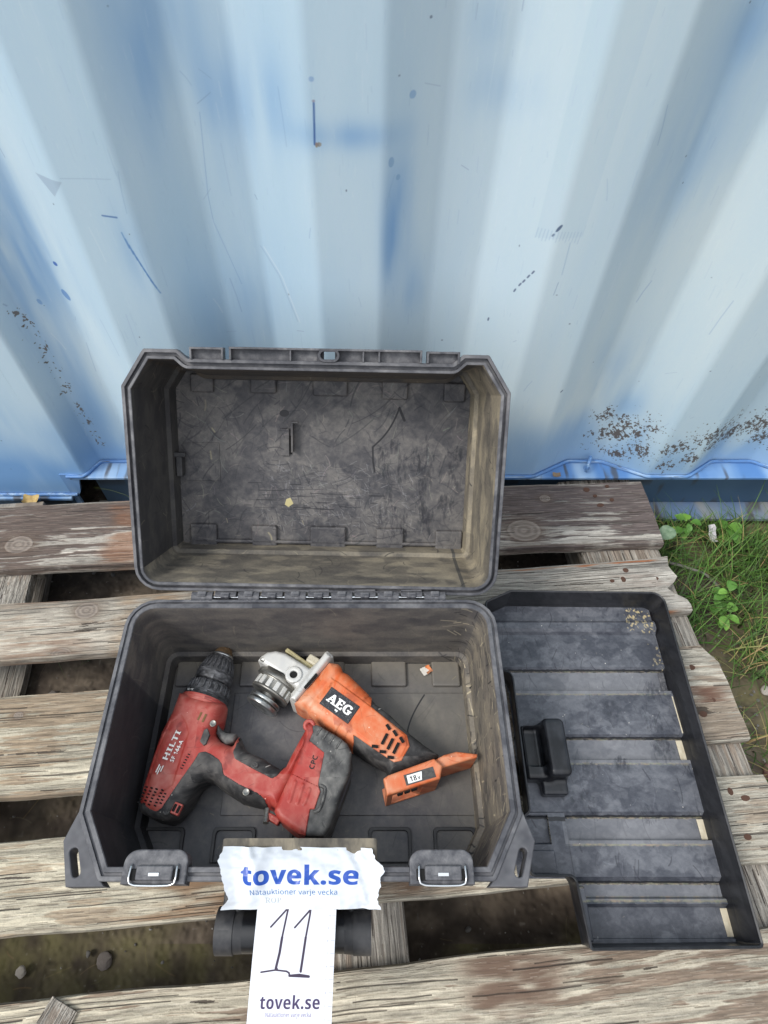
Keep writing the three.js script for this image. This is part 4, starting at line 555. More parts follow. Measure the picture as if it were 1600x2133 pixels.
{
  const d = thing('cordless_drill', 'dirty red and black cordless drill with its battery, lying left in the toolbox', 'drill', -0.17, FL, -0.20);
  const yc = 0.034;
  const housing = mm([[-74, -71], [-79, -45], [-88, -20], [-94, 17], [-98, 46], [-99, 62], [-95, 72], [-80, 78], [-64, 81], [-56, 77], [-45, 63], [-34, 41], [-26, 35], [-17, 36], [-3, 46], [22, 60], [40, 64], [53, 66], [69, 73], [84, 33], [100, -1], [106, -20], [101, -27], [95, -24], [80, 5], [72, 21], [66, 23], [54, 17], [41, 9], [24, 3], [17, -2], [11, -13], [8, -19], [2, -6], [-12, -11], [-19, -18], [-19, -25], [-15, -36], [-13, -58]]);
  const hs = extrude(housing, yc, 0.033, 0.016), waist = (x, z) => sst(-0.04, 0.0, x - z * 0.1) * sst(0.085, 0.05, x);
  const body = (x, y, z) => hs(x, y, z) + 0.005 * waist(x, z) * sst(0.0, 0.03, Math.abs(y - yc));
  const rear = mm([[-34, 8], [-27, 6], [-19, 9], [-9, 15], [-5, 20], [-1, 32], [19, 43], [43, 53], [50, 58], [55, 67], [52, 75], [0, 70], [-20, 50], [-40, 90], [-110, 95], [-110, 62], [-90, 64], [-85, 69], [-75, 73], [-68, 70], [-61, 57], [-51, 39], [-38, 17]]);
  const upper = mm([[9, -19], [10, -8], [7, 6], [10, 14], [32, 25], [58, 37], [64, 34], [72, 22], [60, 0], [25, -25]]);
  const prism = (poly) => (x, z) => sdPoly(x, z, poly);
  const gp = prism(rear), gu = prism(upper);
  const facet = mm([[-64, -38], [-56, -28], [-51, -16], [-60, 44], [-70, 52], [-84, 58], [-92, 40], [-86, 0], [-76, -30]]);
  const redF = (x, y, z) => { let v = body(x, y, z); const f = sdPoly(x, z, facet); if (y > yc) v += 0.0014 * (1 - sst(-0.001, 0.002, f)); return v; };
  part(d, 'housing', nets(redF, [-0.104, -0.002, -0.08], [0.112, 0.072, 0.086], 0.0016), mRed);
  part(d, 'grip', nets((x, y, z) => Math.max(body(x, y, z) - 0.0009, gp(x, z)), [-0.106, -0.004, -0.01], [0.08, 0.073, 0.088], 0.0016), mRubber);
  part(d, 'grip', nets((x, y, z) => Math.max(body(x, y, z) - 0.0011, gu(x, z)), [0.0, -0.004, -0.03], [0.082, 0.073, 0.045], 0.0016), mRubber);
  const trig = mm([[-20, -33], [-15, -26], [-8, -21], [6, -20], [4, -10], [-6, -6], [-14, -12], [-20, -20]]);
  part(d, 'trigger', nets(extrude(trig, yc, 0.019, 0.006), [-0.026, 0.01, -0.04], [0.012, 0.058, 0.0], 0.0012), mBatt);
  // battery: red upper face and black shell, with raised ribs
  const bp = mm([[98, -26], [112, -24], [139, -9], [149, -1], [154, 9], [152, 31], [139, 66], [131, 88], [123, 100], [102, 100], [84, 90], [71, 81], [66, 73], [82, 33], [94, 2]]), bs = extrude(bp, 0.038, 0.0375, 0.0065);
  const bred = mm([[96, -26], [105, -26], [106, -14], [102, -4], [121, 10], [115, 46], [118, 54], [112, 73], [107, 73], [103, 100], [60, 90], [64, 70]]), rib = [[[88, 44], [83, 64]], [[97, 47], [92, 66]], [[105, 52], [100, 67]]];
  const cap3 = (x, y, z, a, b, yy, r) => { const bx = b[0] - a[0], bz = b[1] - a[1], t = Math.min(1, Math.max(0, ((x - a[0]) * bx + (z - a[1]) * bz) / (bx * bx + bz * bz))); return Math.hypot(x - a[0] - bx * t, (y - yy) * 1.4, z - a[1] - bz * t) - r; };
  const ribs = rib.map((r) => mm(r));
  part(d, 'battery', nets(bs, [0.06, -0.004, -0.032], [0.158, 0.082, 0.104], 0.0016), mBatt);
  const step = mm([[82, 34], [122, 52], [112, 76], [106, 76], [103, 100], [60, 90], [66, 72]]);
  part(d, 'battery_cover', nets((x, y, z) => { let v = Math.max(bs(x, y, z) - 0.0008 - (sdPoly(x, z, step) < 0 ? 0.0011 : 0), sdPoly(x, z, bred)); for (const [a, b] of ribs) v = smin(v, cap3(x, y, z, a, b, 0.0768, 0.0024), 0.001); return v; }, [0.055, 0.01, -0.032], [0.126, 0.084, 0.104], 0.0013), mRed);
  for (const [x, z, a] of [[0.113, -0.015, 0.55], [0.121, -0.010, 0.55], [0.129, -0.005, 0.55], [0.1375, 0.001, 0.55]]) { const m = part(d, 'battery_rib', box(0.0028, 0.003, 0.012, 0.001), mBatt, x, 0.0755, z); m.rotation.y = -a; }
  { const t = new THREE.TubeGeometry(new THREE.CatmullRomCurve3([[0.117, 0.0755, 0.047], [0.1225, 0.0755, 0.050], [0.1215, 0.0755, 0.062], [0.1165, 0.0755, 0.074], [0.111, 0.0755, 0.076]].map((q) => new THREE.Vector3(...q))), 20, 0.0022, 8); part(d, 'latch_button', t, mBatt); }
  const lab = paint(256, 96, (u, v, o) => mix3([70, 74, 84], [120, 124, 132], fbm(u * 20, v * 9, 4), o), (g) => STROKES(g, 9, 50, 256, 96, (r) => `rgba(190,192,196,${0.2 + 0.5 * r()})`, 40, 1.4));
  { const g = new THREE.PlaneGeometry(0.046, 0.018), m = part(d, 'battery_label', g, std({ map: lab, roughness: 0.6 }), 0.1455, 0.045, 0.046); const X = new THREE.Vector3(-0.36, 0, 0.93).normalize(), Z = new THREE.Vector3(0.93, 0, 0.36).normalize(), Y = new THREE.Vector3().crossVectors(Z, X); m.quaternion.setFromRotationMatrix(new THREE.Matrix4().makeBasis(X, Y, Z)); m.position.addScaledVector(Z, 0.0012); }
  // clip hole at the top, belt screw at the lower edge
  const eye = (() => { const t = new THREE.TorusGeometry(0.0052, 0.0028, 10, 20); t.rotateX(-Math.PI / 2 + 0.2); return t; })(); part(d, 'strap_eye', eye, mRed, 0.1005, 0.0715, -0.0235); part(d, 'strap_hole', (() => { const c = cyl(0.0046, 0.0046, 0.010, 18); return c; })(), mVoid, 0.1005, 0.0675, -0.0235);
  part(d, 'clip', box(0.016, 0.014, 0.008, 0.002), mRed, 0.063, 0.052, 0.080).rotation.y = -0.45; part(d, 'clip_pin', (() => { const c = cyl(0.0034, 0.0034, 0.017, 14); c.rotateX(1.2); return c; })(), mSteelDull, 0.0545, 0.057, 0.077);
  // torque ring and chuck, turned about the drill axis
  const axis = new THREE.Vector3(20, 0, -80).normalize(), from = new THREE.Vector3(-0.0445, 0.034, -0.0665);
  const turned = (prof, seg = 48) => { const g = new THREE.LatheGeometry(prof.map(([s, r]) => new THREE.Vector2(r / 1000, s / 1000)), seg); return g; };
  const put = (m, s = 0) => { m.quaternion.setFromUnitVectors(new THREE.Vector3(0, 1, 0), axis); m.position.copy(from).addScaledVector(axis, s / 1000); return m; };
  const flutes = (n, r0, r1, s0, s1, w, t) => merged(Array.from({ length: n }, (_, i) => { const L = (s1 - s0) / 1000, g = box(w, L, t, w * 0.3); const tilt = Math.atan2((r0 - r1) / 1000, L); g.rotateX(-tilt); g.translate(0, (s0 + s1) / 2000, (r0 + r1) / 2000); g.rotateY(i / n * 2 * Math.PI); return g; }));
  const mChuck = std({ map: grime(107, [30, 31, 34], [140, 140, 144], 0.22, 40, [14, 14, 16]), roughness: 0.55 });
  put(part(d, 'front_collar', turned([[-8, 27], [-8, 30.5], [0, 31], [1, 30.5]]), mRed));
  const ring = put(part(d, 'torque_ring', turned([[0, 30.8], [6, 30.2], [8, 28.2], [20, 26.4], [23, 25.2], [24, 23.5], [24, 10]]), mChuck));
  part(ring, 'ring_rib', flutes(20, 28.6, 26.8, 9, 22, 0.0042, 0.003), mChuck);
  const chuck = put(part(d, 'chuck', turned([[24, 10], [24, 23.4], [27, 24.6], [34, 25.4], [37, 25.2], [39, 23.8], [58, 18.2], [62, 16.8], [63, 15.5], [63, 8]]), mChuck));
  part(chuck, 'chuck_flute', flutes(22, 24.3, 18.4, 39, 58, 0.0034, 0.0024), mChuck);
  part(chuck, 'chuck_band', turned([[63, 15.4], [64.5, 15.6], [66, 15.0], [66, 9]]), mChrome);
  put(part(d, 'chuck_nose', turned([[66, 13.8], [68, 13.4], [78, 7.8], [80, 6.4], [80, 3.2], [76, 3]]), std({ map: grime(108, [84, 76, 66], [150, 118, 84], 0.4, 0, [46, 42, 40], 256), roughness: 0.5, metalness: 0.6 })));
  // direction switch, gear marks, screws, vents
  const sw = mm([[-31, -19], [-27, -21], [-23, -13], [-26, -2], [-29, 0], [-34, -5]]);
  part(d, 'direction_switch', nets(extrude(sw, 0.0675, 0.0024, 0.001), [-0.038, 0.062, -0.026], [-0.018, 0.073, 0.004], 0.0007), mRubber);
  for (const [x, z] of [[-0.0395, -0.0365], [-0.0335, -0.034]]) part(d, 'gear_mark', box(0.0026, 0.0006, 0.0105, 0.0003), std({ color: new THREE.Color(0.16, 0.09, 0.03), roughness: 0.7 }), x, 0.0668, z).rotation.y = -0.3;
  const screw = (x, z, y, m = mSteelDull) => { const s = part(d, 'screw', turned([[0, 4.2], [0.9, 4.0], [1.1, 3.2], [0.2, 2.6], [0.2, 0]], 20), m, x, y, z); return s; };
  screw(-0.0215, -0.0275, 0.0662); screw(-0.062, 0.073, 0.0645, mRubber); screw(0.029, 0.0525, 0.0655); screw(0.036, 0.022, 0.0655, mRubber);
  const slots = []; const vs = (x, z, w, l, a) => { const g = box(w, 0.0012, l, 0.0003); g.rotateY(a); g.translate(x, 0.0668, z); slots.push(g); };
  for (let c = 0; c < 5; c++) for (let i = 0; i < (c === 4 ? 4 : 6); i++) vs(-0.0955 + c * 0.0062 + i * 0.0011 + (c > 2 ? 0.001 : 0), 0.064 + c * 0.0012 - i * 0.0034 - (c === 4 ? 0.004 : 0), 0.0032, 0.0016, -0.35);
  for (let i = 0; i < 6; i++) vs(-0.052 + i * 0.0013, 0.026 - i * 0.0032, 0.0034, 0.0013, -0.35);
  part(d, 'vent', merged(slots), mVoid).userData.kind = 'stuff';
  part(d, 'side_vent', box(0.0105, 0.006, 0.013, 0.001), mRed, -0.0505, 0.0628, 0.0705).rotation.y = -0.35; for (const k of [0, 1]) { const m = part(d, 'vent_slot', box(0.0036, 0.0015, 0.0085, 0.0005), mVoid, -0.0530 + k * 0.0050, 0.0655, 0.0695 + k * 0.0018); m.rotation.y = -0.35; }
  // worn white lettering on the flank, and the dark mark pressed into the battery
  const white = lettering(768, 256, (g, w, h) => { g.fillStyle = '#ece8e4'; g.textBaseline = 'middle'; g.save(); g.translate(250, 84); g.scale(1.5, 1); g.font = 'bold 120px sans-serif'; g.fillText('HILTI', 0, 0); g.restore(); g.fillRect(60, 34, 120, 18); g.fillRect(40, 66, 120, 16); g.fillRect(90, 98, 90, 16); g.font = 'bold 84px sans-serif'; g.fillText('SF 144-A', 262, 196); }, 44, 330, 1.5);
  print(d, 'lettering', white, -0.0675, 0.0674, 0.008, 15, -46, 0.062, 0.0205, { transparent: true, alphaTest: 0.4 });
  const cpc = lettering(256, 96, (g) => { g.fillStyle = '#1b1718'; g.font = 'bold 84px sans-serif'; g.textBaseline = 'middle'; g.textAlign = 'center'; g.fillText('CPC', 128, 50); }, 45, 16, 1);
  print(d, 'lettering', cpc, 0.108, 0.0769, 0.0215, 6, -19, 0.027, 0.0098, { transparent: true, alphaTest: 0.4 });
  const nums = lettering(256, 64, (g) => { g.fillStyle = '#f2f2f2'; g.font = 'bold 52px sans-serif'; g.textBaseline = 'middle'; g.fillText('13 • 11', 20, 34); }, 46, 30, 1);
  { const m = print(d, 'lettering', nums, 0, 0, 0, 1, 0, 0.017, 0.0045, { transparent: true, alphaTest: 0.4 }); const r = 0.0310, th = 2.05, up = new THREE.Vector3(0, 1, 0), side = new THREE.Vector3(0.97, 0, 0.242), n = up.clone().multiplyScalar(Math.sin(th)).addScaledVector(side, Math.cos(th)).normalize(); m.position.copy(from).addScaledVector(axis, 0.0035).addScaledVector(n, r); const Y = axis.clone(), X = new THREE.Vector3().crossVectors(Y, n); m.quaternion.setFromRotationMatrix(new THREE.Matrix4().makeBasis(X, Y, n)); }
}

// ------------------------------------------------------------------ angle grinder
{
  const G = thing('angle_grinder', 'orange and black angle grinder with bare metal head, right of the drill in the toolbox', 'angle grinder', 0, FL, -0.22);
  const yc = 0.034, ax = [0.74, 0.672];
  const M = mm([[-48, -91], [-36, -89], [-27, -79], [-9, -61], [7, -45], [14, -36], [33, -23], [56, -1], [76, 15], [94, 27], [60, 42], [30, 50], [27, 42], [3, 30], [-16, 17], [-28, 8], [-43, -2], [-73, -23], [-91, -36]]);
  const ms = extrude(M, yc, 0.032, 0.015), base = (x, y, z) => { const t = x * ax[0] + z * ax[1]; const gr = Math.exp(-(((t + 0.0745) / 0.0045) ** 2)); return ms(x, y, z) + 0.0026 * gr + 0.004 * sst(-0.02, 0.03, t) * sst(0.01, 0.03, Math.abs(y - yc)); };
  const oz = mm([[-120, -40], [-60, -120], [0, -90], [10, -50], [8, -29], [53, 5], [56, 19], [45, 36], [36, 38], [-14, 6], [-13, 18], [-30, 24], [-80, -5]]);
  part(G, 'grip', nets(base, [-0.096, -0.002, -0.096], [0.1, 0.07, 0.056], 0.0017), mRubber);
  const panel = mm([[-62, -40], [-44, -66], [10, -26], [50, 6], [52, 18], [44, 32], [36, 34], [-30, -10]]), sideRib = (t) => Math.exp(-(((t + 0.026) / 0.0012) ** 2)) + Math.exp(-(((t + 0.013) / 0.0012) ** 2)) + Math.exp(-(((t - 0.001) / 0.0012) ** 2));
  const orange = (x, y, z) => { const t = x * ax[0] + z * ax[1], w = -x * ax[1] + z * ax[0]; let v = Math.max(base(x, y, z) - 0.0011, sdPoly(x, z, oz)); if (y > yc) v -= 0.0012 * (1 - sst(-0.0005, 0.0015, sdPoly(x, z, panel))); if (w > 0.014 || w < -0.030) v += 0.0012 * sideRib(t); return v; };
  part(G, 'housing', nets(orange, [-0.1, -0.004, -0.1], [0.062, 0.074, 0.046], 0.0015), mOrange);
  // battery foot: block with the rating plate, and the tapering shoe
  const F = mm([[22, 59], [28, 55], [84, 36], [94, 44], [90, 59], [26, 78]]), fs = extrude(F, 0.038, 0.036, 0.0035), S = mm([[78, 40], [97, 30], [113, 26], [139, 29], [138, 33], [120, 38], [92, 46]]), ss = extrude(S, 0.036, 0.030, 0.003);
  part(G, 'battery_foot', nets((x, y, z) => Math.max(Math.min(fs(x, y, z), ss(x, y, z)), -sdBox(0.060, 0.036, 0.078, 0.026, 0.026, 0.010)(x * 0.96 + z * 0.28 + 0.0, y, z * 0.96 - x * 0.28 + 0.025)), [0.016, -0.002, 0.02], [0.144, 0.078, 0.084], 0.0013), mOrange);
  for (let i = 0; i < 3; i++) part(G, 'contact', box(0.007, 0.012, 0.005, 0.001), mVoid, 0.042 + i * 0.0085, 0.060, 0.0722 - i * 0.0026).rotation.y = 0.3;
  // gear head
  const Hd = mm([[-145, -94], [-141, -100], [-133, -106], [-121, -108], [-107, -104], [-84, -90], [-74, -83], [-62, -94], [-52, -104], [-46, -98], [-50, -90], [-90, -37], [-97, -40], [-97, -49], [-91, -57], [-118, -77]]), hs = extrude(Hd, 0.034, 0.027, 0.006);
  part(G, 'gear_head', nets((x, y, z) => { const t = x * ax[0] + z * ax[1]; return Math.max(smin(hs(x, y, z), extrude(mm([[-53, -105], [-46, -98], [-90, -37], [-97, -41]]), 0.034, 0.031, 0.004)(x, y, z), 0.004), -sdBox(-0.071, 0.062, -0.066, 0.0012, 0.004, 0.0)(x, y, z)); }, [-0.15, 0.0, -0.112], [-0.042, 0.068, -0.032], 0.0014), mAlu);
  part(G, 'head_slot', box(0.0245, 0.003, 0.0035, 0.0006), mVoid, -0.071, 0.0640, -0.063).rotation.y = 0.90;
  const boss = part(G, 'handle_boss', new THREE.LatheGeometry([[0.0115, -0.004], [0.0112, 0.0018], [0.0102, 0.0028], [0.0058, 0.0028], [0.0050, 0.0018], [0.0050, -0.004]].map(([a, b]) => new THREE.Vector2(a, b)), 32), mAlu, -0.0945, 0.0612, -0.0725);
  part(boss, 'handle_hole', cyl(0.0050, 0.0050, 0.001, 20), mVoid, 0, -0.0005, 0);
  part(G, 'spindle_lock', box(0.052, 0.012, 0.0065, 0.002), std({ map: grime(109, [150, 140, 96], [190, 182, 150], 0.4, 0, [96, 84, 60], 256), roughness: 0.6 }), -0.0880, 0.044, -0.0985).rotation.y = -0.62;
  part(G, 'lock_button', box(0.021, 0.018, 0.012, 0.003), std({ map: grime(110, [196, 190, 172], [176, 168, 146], 0.4, 0, [120, 112, 96], 256), roughness: 0.6 }), -0.0690, 0.045, -0.0960).rotation.y = -0.55;
  const ear = part(G, 'flange_ear', box(0.011, 0.04, 0.013, 0.003), mAlu, -0.0505, 0.036, -0.1015); ear.rotation.y = 0.9;
  // guard collar, spindle and disc flanges, turned about the spindle
  const dir = new THREE.Vector3(-22, 0, 38).normalize(), o = new THREE.Vector3(-0.1170, 0.034, -0.0755);
  const lathe = (p, n = 48) => new THREE.LatheGeometry(p.map(([s, r]) => new THREE.Vector2(r / 1000, s / 1000)), n), put = (m) => { m.quaternion.setFromUnitVectors(new THREE.Vector3(0, 1, 0), dir); m.position.copy(o); return m; };
  put(part(G, 'bearing_plate', lathe([[-3, 10], [-3, 30.5], [6, 31], [7.5, 29], [7.5, 10]], 8), mSteelDull));
  const col = put(part(G, 'guard_collar', lathe([[6, 10], [6, 26.5], [8, 27], [8.5, 25], [21, 25], [21.5, 27.5], [24.5, 27.5], [25, 24], [25, 8]]), mSteelDull));
  for (let i = 0; i < 14; i++) { const g = box(0.0062, 0.0125, 0.003, 0.0008, 0, 0.0147, 0.0256); g.rotateY(i / 14 * 2 * Math.PI); part(col, 'collar_lug', g, mAlu); }
  put(part(G, 'spindle', lathe([[25, 11], [36, 11], [36, 3]], 24), mSteelDull));
  put(part(G, 'disc_flange', lathe([[31, 10], [31, 21.5], [32, 22.3], [35.5, 22.3], [36.5, 21], [36.5, 17], [38, 17], [38.2, 21.8], [39.5, 22.6], [43, 22.3], [44.5, 20.5], [45, 15], [44.4, 14.5], [44.4, 9], [46, 8.5], [46, 0]]), std({ map: grime(111, [150, 156, 160], [186, 184, 176], 0.25, 0, [84, 84, 84], 256), roughness: 0.3, metalness: 0.85 })));
  const sc = (x, z, y) => part(G, 'screw', lathe([[0, 3.4], [0.8, 3.2], [1, 2.4], [0.2, 2], [0.2, 0]], 18), mSteelDull, x, y, z); sc(-0.092, -0.0445, 0.0605); sc(-0.138, -0.094, 0.060);
  // maker's plate, rating plate, vents
  const plate = paint(512, 300, (u, v, q) => { const s = fbm(u * 30, v * 20, 4); mix3([38, 40, 46], [110, 108, 104], sst(0.55, 0.8, s) * 0.7, q); if (vn(u * 130, v * 80) > 0.93) q[0] = q[1] = q[2] = 196; }, (g) => { g.fillStyle = '#f1f1ee'; g.font = 'bold 190px serif'; g.textAlign = 'center'; g.textBaseline = 'middle'; g.save(); g.translate(256, 140); g.scale(1.02, 1); g.lineWidth = 10; g.strokeStyle = '#f1f1ee'; g.strokeText('AEG', 0, 0); g.fillText('AEG', 0, 0); g.restore(); g.beginPath(); g.moveTo(236, 236); g.lineTo(292, 236); g.lineTo(276, 276); g.lineTo(262, 256); g.lineTo(240, 262); g.fill(); STROKES(g, 77, 26, 512, 300, (r) => `rgba(${60 + 150 * r()},${60 + 148 * r()},${64 + 140 * r()},0.6)`, 18, 2); });
  const pp = part(G, 'name_plate', planarUV(box(0.0455, 0.0014, 0.0265, 0.0006), 1), mBlack, -0.0322, 0.0683, -0.0300); const pang = Math.atan2(-25.5, 33); pp.rotation.y = pang * 0.93; print(G, 'plate_print', plate, -0.0322, 0.0693, -0.0300, Math.cos(pang * 0.93), -Math.sin(pang * 0.93), 0.044, 0.0252);
  const volt = paint(384, 128, (u, v, q) => mix3([44, 45, 48], [104, 100, 94], fbm(u * 18, v * 8, 4) * 0.8, q), (g) => { g.fillStyle = '#eceeee'; g.beginPath(); g.moveTo(34, 16); g.lineTo(232, 16); g.lineTo(204, 112); g.lineTo(30, 112); g.fill(); g.fillStyle = '#26262a'; g.font = 'bold 86px sans-serif'; g.textBaseline = 'middle'; g.fillText('18', 58, 68); g.font = 'bold 64px sans-serif'; g.fillText('v', 160, 74); g.fillStyle = '#4a4b4e'; g.beginPath(); g.moveTo(330, 10); g.lineTo(384, 10); g.lineTo(384, 70); g.fill(); });
  print(G, 'rating_plate', volt, 0.0655, 0.0745, 0.0565, 35, -9.6, 0.037, 0.0122);
  const vent = (x, z, w, l, a) => { part(G, 'vent_slot', box(w, 0.0016, l, 0.0004), mVoid, x, 0.0672, z).rotation.y = a; };
  for (const [x, z] of [[0.0245, 0.0115], [0.0315, 0.0175], [0.0385, 0.0225]]) vent(x, z, 0.0036, 0.0145, -0.5);
  for (const [x, z] of [[0.0295, -0.0030], [0.0380, 0.0045], [0.0460, 0.0125]]) vent(x, z, 0.0038, 0.0078, 0.55);
  for (const [x, z] of [[0.0125, 0.0205], [0.0220, 0.0268], [0.0315, 0.0335]]) vent(x, z, 0.0080, 0.0036, -0.12);
  for (const c of G.children) if (c.name.startsWith('vent_slot')) c.position.y = 0.0664;
}
// scrap of a torn orange and white package on the toolbox floor
{
  const t = paint(64, 64, (u, v, o) => { const k = u + 0.3 * v > 0.85 ? [196, 112, 58] : [204, 200, 192]; o[0] = k[0]; o[1] = k[1]; o[2] = k[2]; if (v < 0.3 && u > 0.4) { o[0] = 150; o[1] = 96; o[2] = 62; } });
  const g = new THREE.PlaneGeometry(0.0145, 0.011, 8, 6), p = g.attributes.position; for (let i = 0; i < p.count; i++) { const x = p.getX(i), y = p.getY(i); p.setXYZ(i, x + 0.003 * fbm(y * 300, 3, 2), y + 0.004 * (fbm(x * 260, 9, 2) - 0.5), 0.004 * fbm(x * 160 + 4, y * 160, 3) + (x > 0.004 ? (x - 0.004) * 0.5 : 0)); } g.computeVertexNormals(); g.rotateX(-Math.PI / 2);
  single('plastic_scrap', 'small torn orange and white scrap on the toolbox floor near its back wall', 'scrap', g, std({ map: t, roughness: 0.6, side: THREE.DoubleSide }), 0.0861, FL + 0.0035, -0.3190).rotation.y = 0.5;
}

// ------------------------------------------------------------------ printed tape and numbered paper tag
{
  const tapeTex = paint(1024, 448, (u, v, o) => { const s = fbm(u * 6, v * 4, 3); const k = 200 + 12 * (s - 0.5) - (u > 0.23 && u < 0.75 && v < 0.22 ? -8 : 0); o[0] = k - 5; o[1] = k; o[2] = k + 7; }, (g, w, h) => {
    g.fillStyle = '#0a429c'; g.textBaseline = 'alphabetic'; g.save(); g.translate(112, 262); g.scale(1.06, 1); g.transform(1, 0, -0.03, 1, 0, 0); g.font = 'bold 182px sans-serif'; g.fillText('tovek.se', 0, 0); g.lineWidth = 4; g.strokeStyle = '#0a429c'; g.strokeText('tovek.se', 0, 0); g.restore();
    g.font = '55px sans-serif'; g.fillStyle = '#164f8e'; g.fillText('Nätauktioner varje vecka', 168, 338, 590); g.font = 'bold 52px serif'; g.fillStyle = 'rgba(150,156,164,0.8)'; g.fillText('ROP', 270, 400);
  });
  const corner = [new THREE.Vector3(-0.1384, 0.3165, -0.0795), new THREE.Vector3(0.0095, 0.3160, -0.0780), new THREE.Vector3(-0.1357, 0.3020, -0.0268), new THREE.Vector3(0.0132, 0.3020, -0.0275)];
  const NU = 90, NV = 44, g = new THREE.PlaneGeometry(1, 1, NU, NV), p = g.attributes.position, uv = g.attributes.uv, a = new THREE.Vector3(), b = new THREE.Vector3(), nrm = new THREE.Vector3(0, 0.96, 0.27);
  for (let i = 0; i < p.count; i++) {
    let u = uv.getX(i), v = 1 - uv.getY(i); uv.setXY(i, u, 1 - v);
    const tear = (fbm(v * 6 + (u > 0.5 ? 20 : 0), 5, 4) - 0.5) * 0.07 - 0.012 * Math.sin(v * 7 + u * 2), uu = u + (u < 0.5 ? (1 - u * 2) ** 4 : (u * 2 - 1) ** 4) * tear * 1.1 + (u > 0.5 ? 0.03 * ((u * 2 - 1) ** 3) * Math.sin(v * 3) : 0);
    a.lerpVectors(corner[0], corner[1], uu); b.lerpVectors(corner[2], corner[3], uu); a.lerp(b, v + (v < 0.5 ? 1 : -1) * 0.02 * (fbm(u * 2.2 + (v < 0.5 ? 0 : 30), 4, 3) - 0.5) * Math.abs(v * 2 - 1));
    const fold = 0.0045 * Math.exp(-(((u - 0.16 - 0.12 * v) / 0.025) ** 2)) * (1 - v) + 0.0060 * Math.exp(-(((u - 0.25 + 0.1 * v) / 0.05) ** 2)) * (1 - v * 0.6) - 0.003 * Math.exp(-(((u - 0.86 - 0.05 * v) / 0.04) ** 2)) + 0.004 * Math.exp(-(((u - 0.93 + 0.12 * (1 - v)) / 0.025) ** 2)) * v;
    a.addScaledVector(nrm, fold + 0.0060 * (fbm(u * 9, v * 5, 4) - 0.5) + 0.0045 * Math.sin(Math.PI * v) + (Math.abs(u - 0.5) > 0.44 ? 0.003 * (Math.abs(u - 0.5) - 0.44) / 0.06 : 0));
    p.setXYZ(i, a.x, a.y, a.z);
  }
  g.computeVertexNormals();
  single('adhesive_tape', 'torn strip of white tape with blue print stuck over the front rim of the toolbox', 'tape', g, std({ map: tapeTex, roughness: 0.34, side: THREE.DoubleSide }));
  const tagTex = paint(512, 1024, (u, v, o) => { const k = 212 + 5 * (fbm(u * 8, v * 14, 3) - 0.5); o[0] = k - 4; o[1] = k - 1; o[2] = k + 7; }, (c, w, h) => {
    c.strokeStyle = '#342a3e'; c.lineCap = 'round'; c.lineJoin = 'round'; const s = (q, wd) => { c.lineWidth = wd; c.beginPath(); q.forEach(([x, y], i) => (i ? c.lineTo(x, y) : c.moveTo(x, y))); c.stroke(); };
    s([[98, 262], [202, 132], [196, 170], [176, 330], [168, 430], [152, 520], [160, 532]], 12); s([[252, 266], [346, 146], [344, 180], [326, 330], [318, 430], [306, 545]], 12); s([[62, 552], [150, 538], [220, 546], [236, 556], [240, 572], [300, 566], [360, 576]], 11);
    s([[176, 330], [168, 430], [152, 528]], 16); s([[326, 330], [318, 430], [308, 548]], 15); s([[240, 574], [360, 580]], 15);
    c.fillStyle = '#3a2f52'; c.font = 'bold 112px sans-serif'; c.fillText('tovek.se', 68, 778, 372); c.font = '38px sans-serif'; c.fillStyle = '#5a4c72'; c.fillText('Nätauktioner varje vecka', 108, 826, 280);
    c.strokeStyle = 'rgba(70,60,84,0.55)'; c.fillStyle = 'rgba(70,60,84,0.75)'; c.font = '17px sans-serif'; for (let i = 0; i < 24; i++) { const y = 24 + i * 41; c.lineWidth = i % 2 ? 1.5 : 2.5; c.beginPath(); c.moveTo(w - (i % 2 ? 14 : 26), y); c.lineTo(w - 4, y); c.stroke(); if (!(i % 2)) c.fillText(String(12 - i / 2 > 0 ? 12 - i / 2 : ''), w - 50, y + 6); }
  });
  const path = new THREE.CatmullRomCurve3([[0.3010, -0.0440], [0.2955, -0.0268], [0.2945, -0.010], [0.293, 0.012], [0.289, 0.040], [0.286, 0.060], [0.283, 0.078]].map(([y, z]) => new THREE.Vector3(0, y, z))), pg = new THREE.PlaneGeometry(1, 1, 12, 60), P = pg.attributes.position, V = pg.attributes.uv, q = new THREE.Vector3();
  for (let i = 0; i < P.count; i++) { const u = V.getX(i), t = 1 - V.getY(i); path.getPointAt(t, q); P.setXYZ(i, -0.1040 - 0.0035 * t + (u) * 0.0768 + 0.000, q.y + 0.0035 + 0.0016 * Math.sin(u * 3.1) * t + 0.0008 * (fbm(u * 4, t * 6, 2) - 0.5), q.z); }
  pg.computeVertexNormals(); single('paper_tag', 'white paper tag with handwritten number 11 hanging from the tape over the toolbox handle', 'paper tag', pg, std({ map: tagTex, roughness: 0.75, side: THREE.DoubleSide }));
}

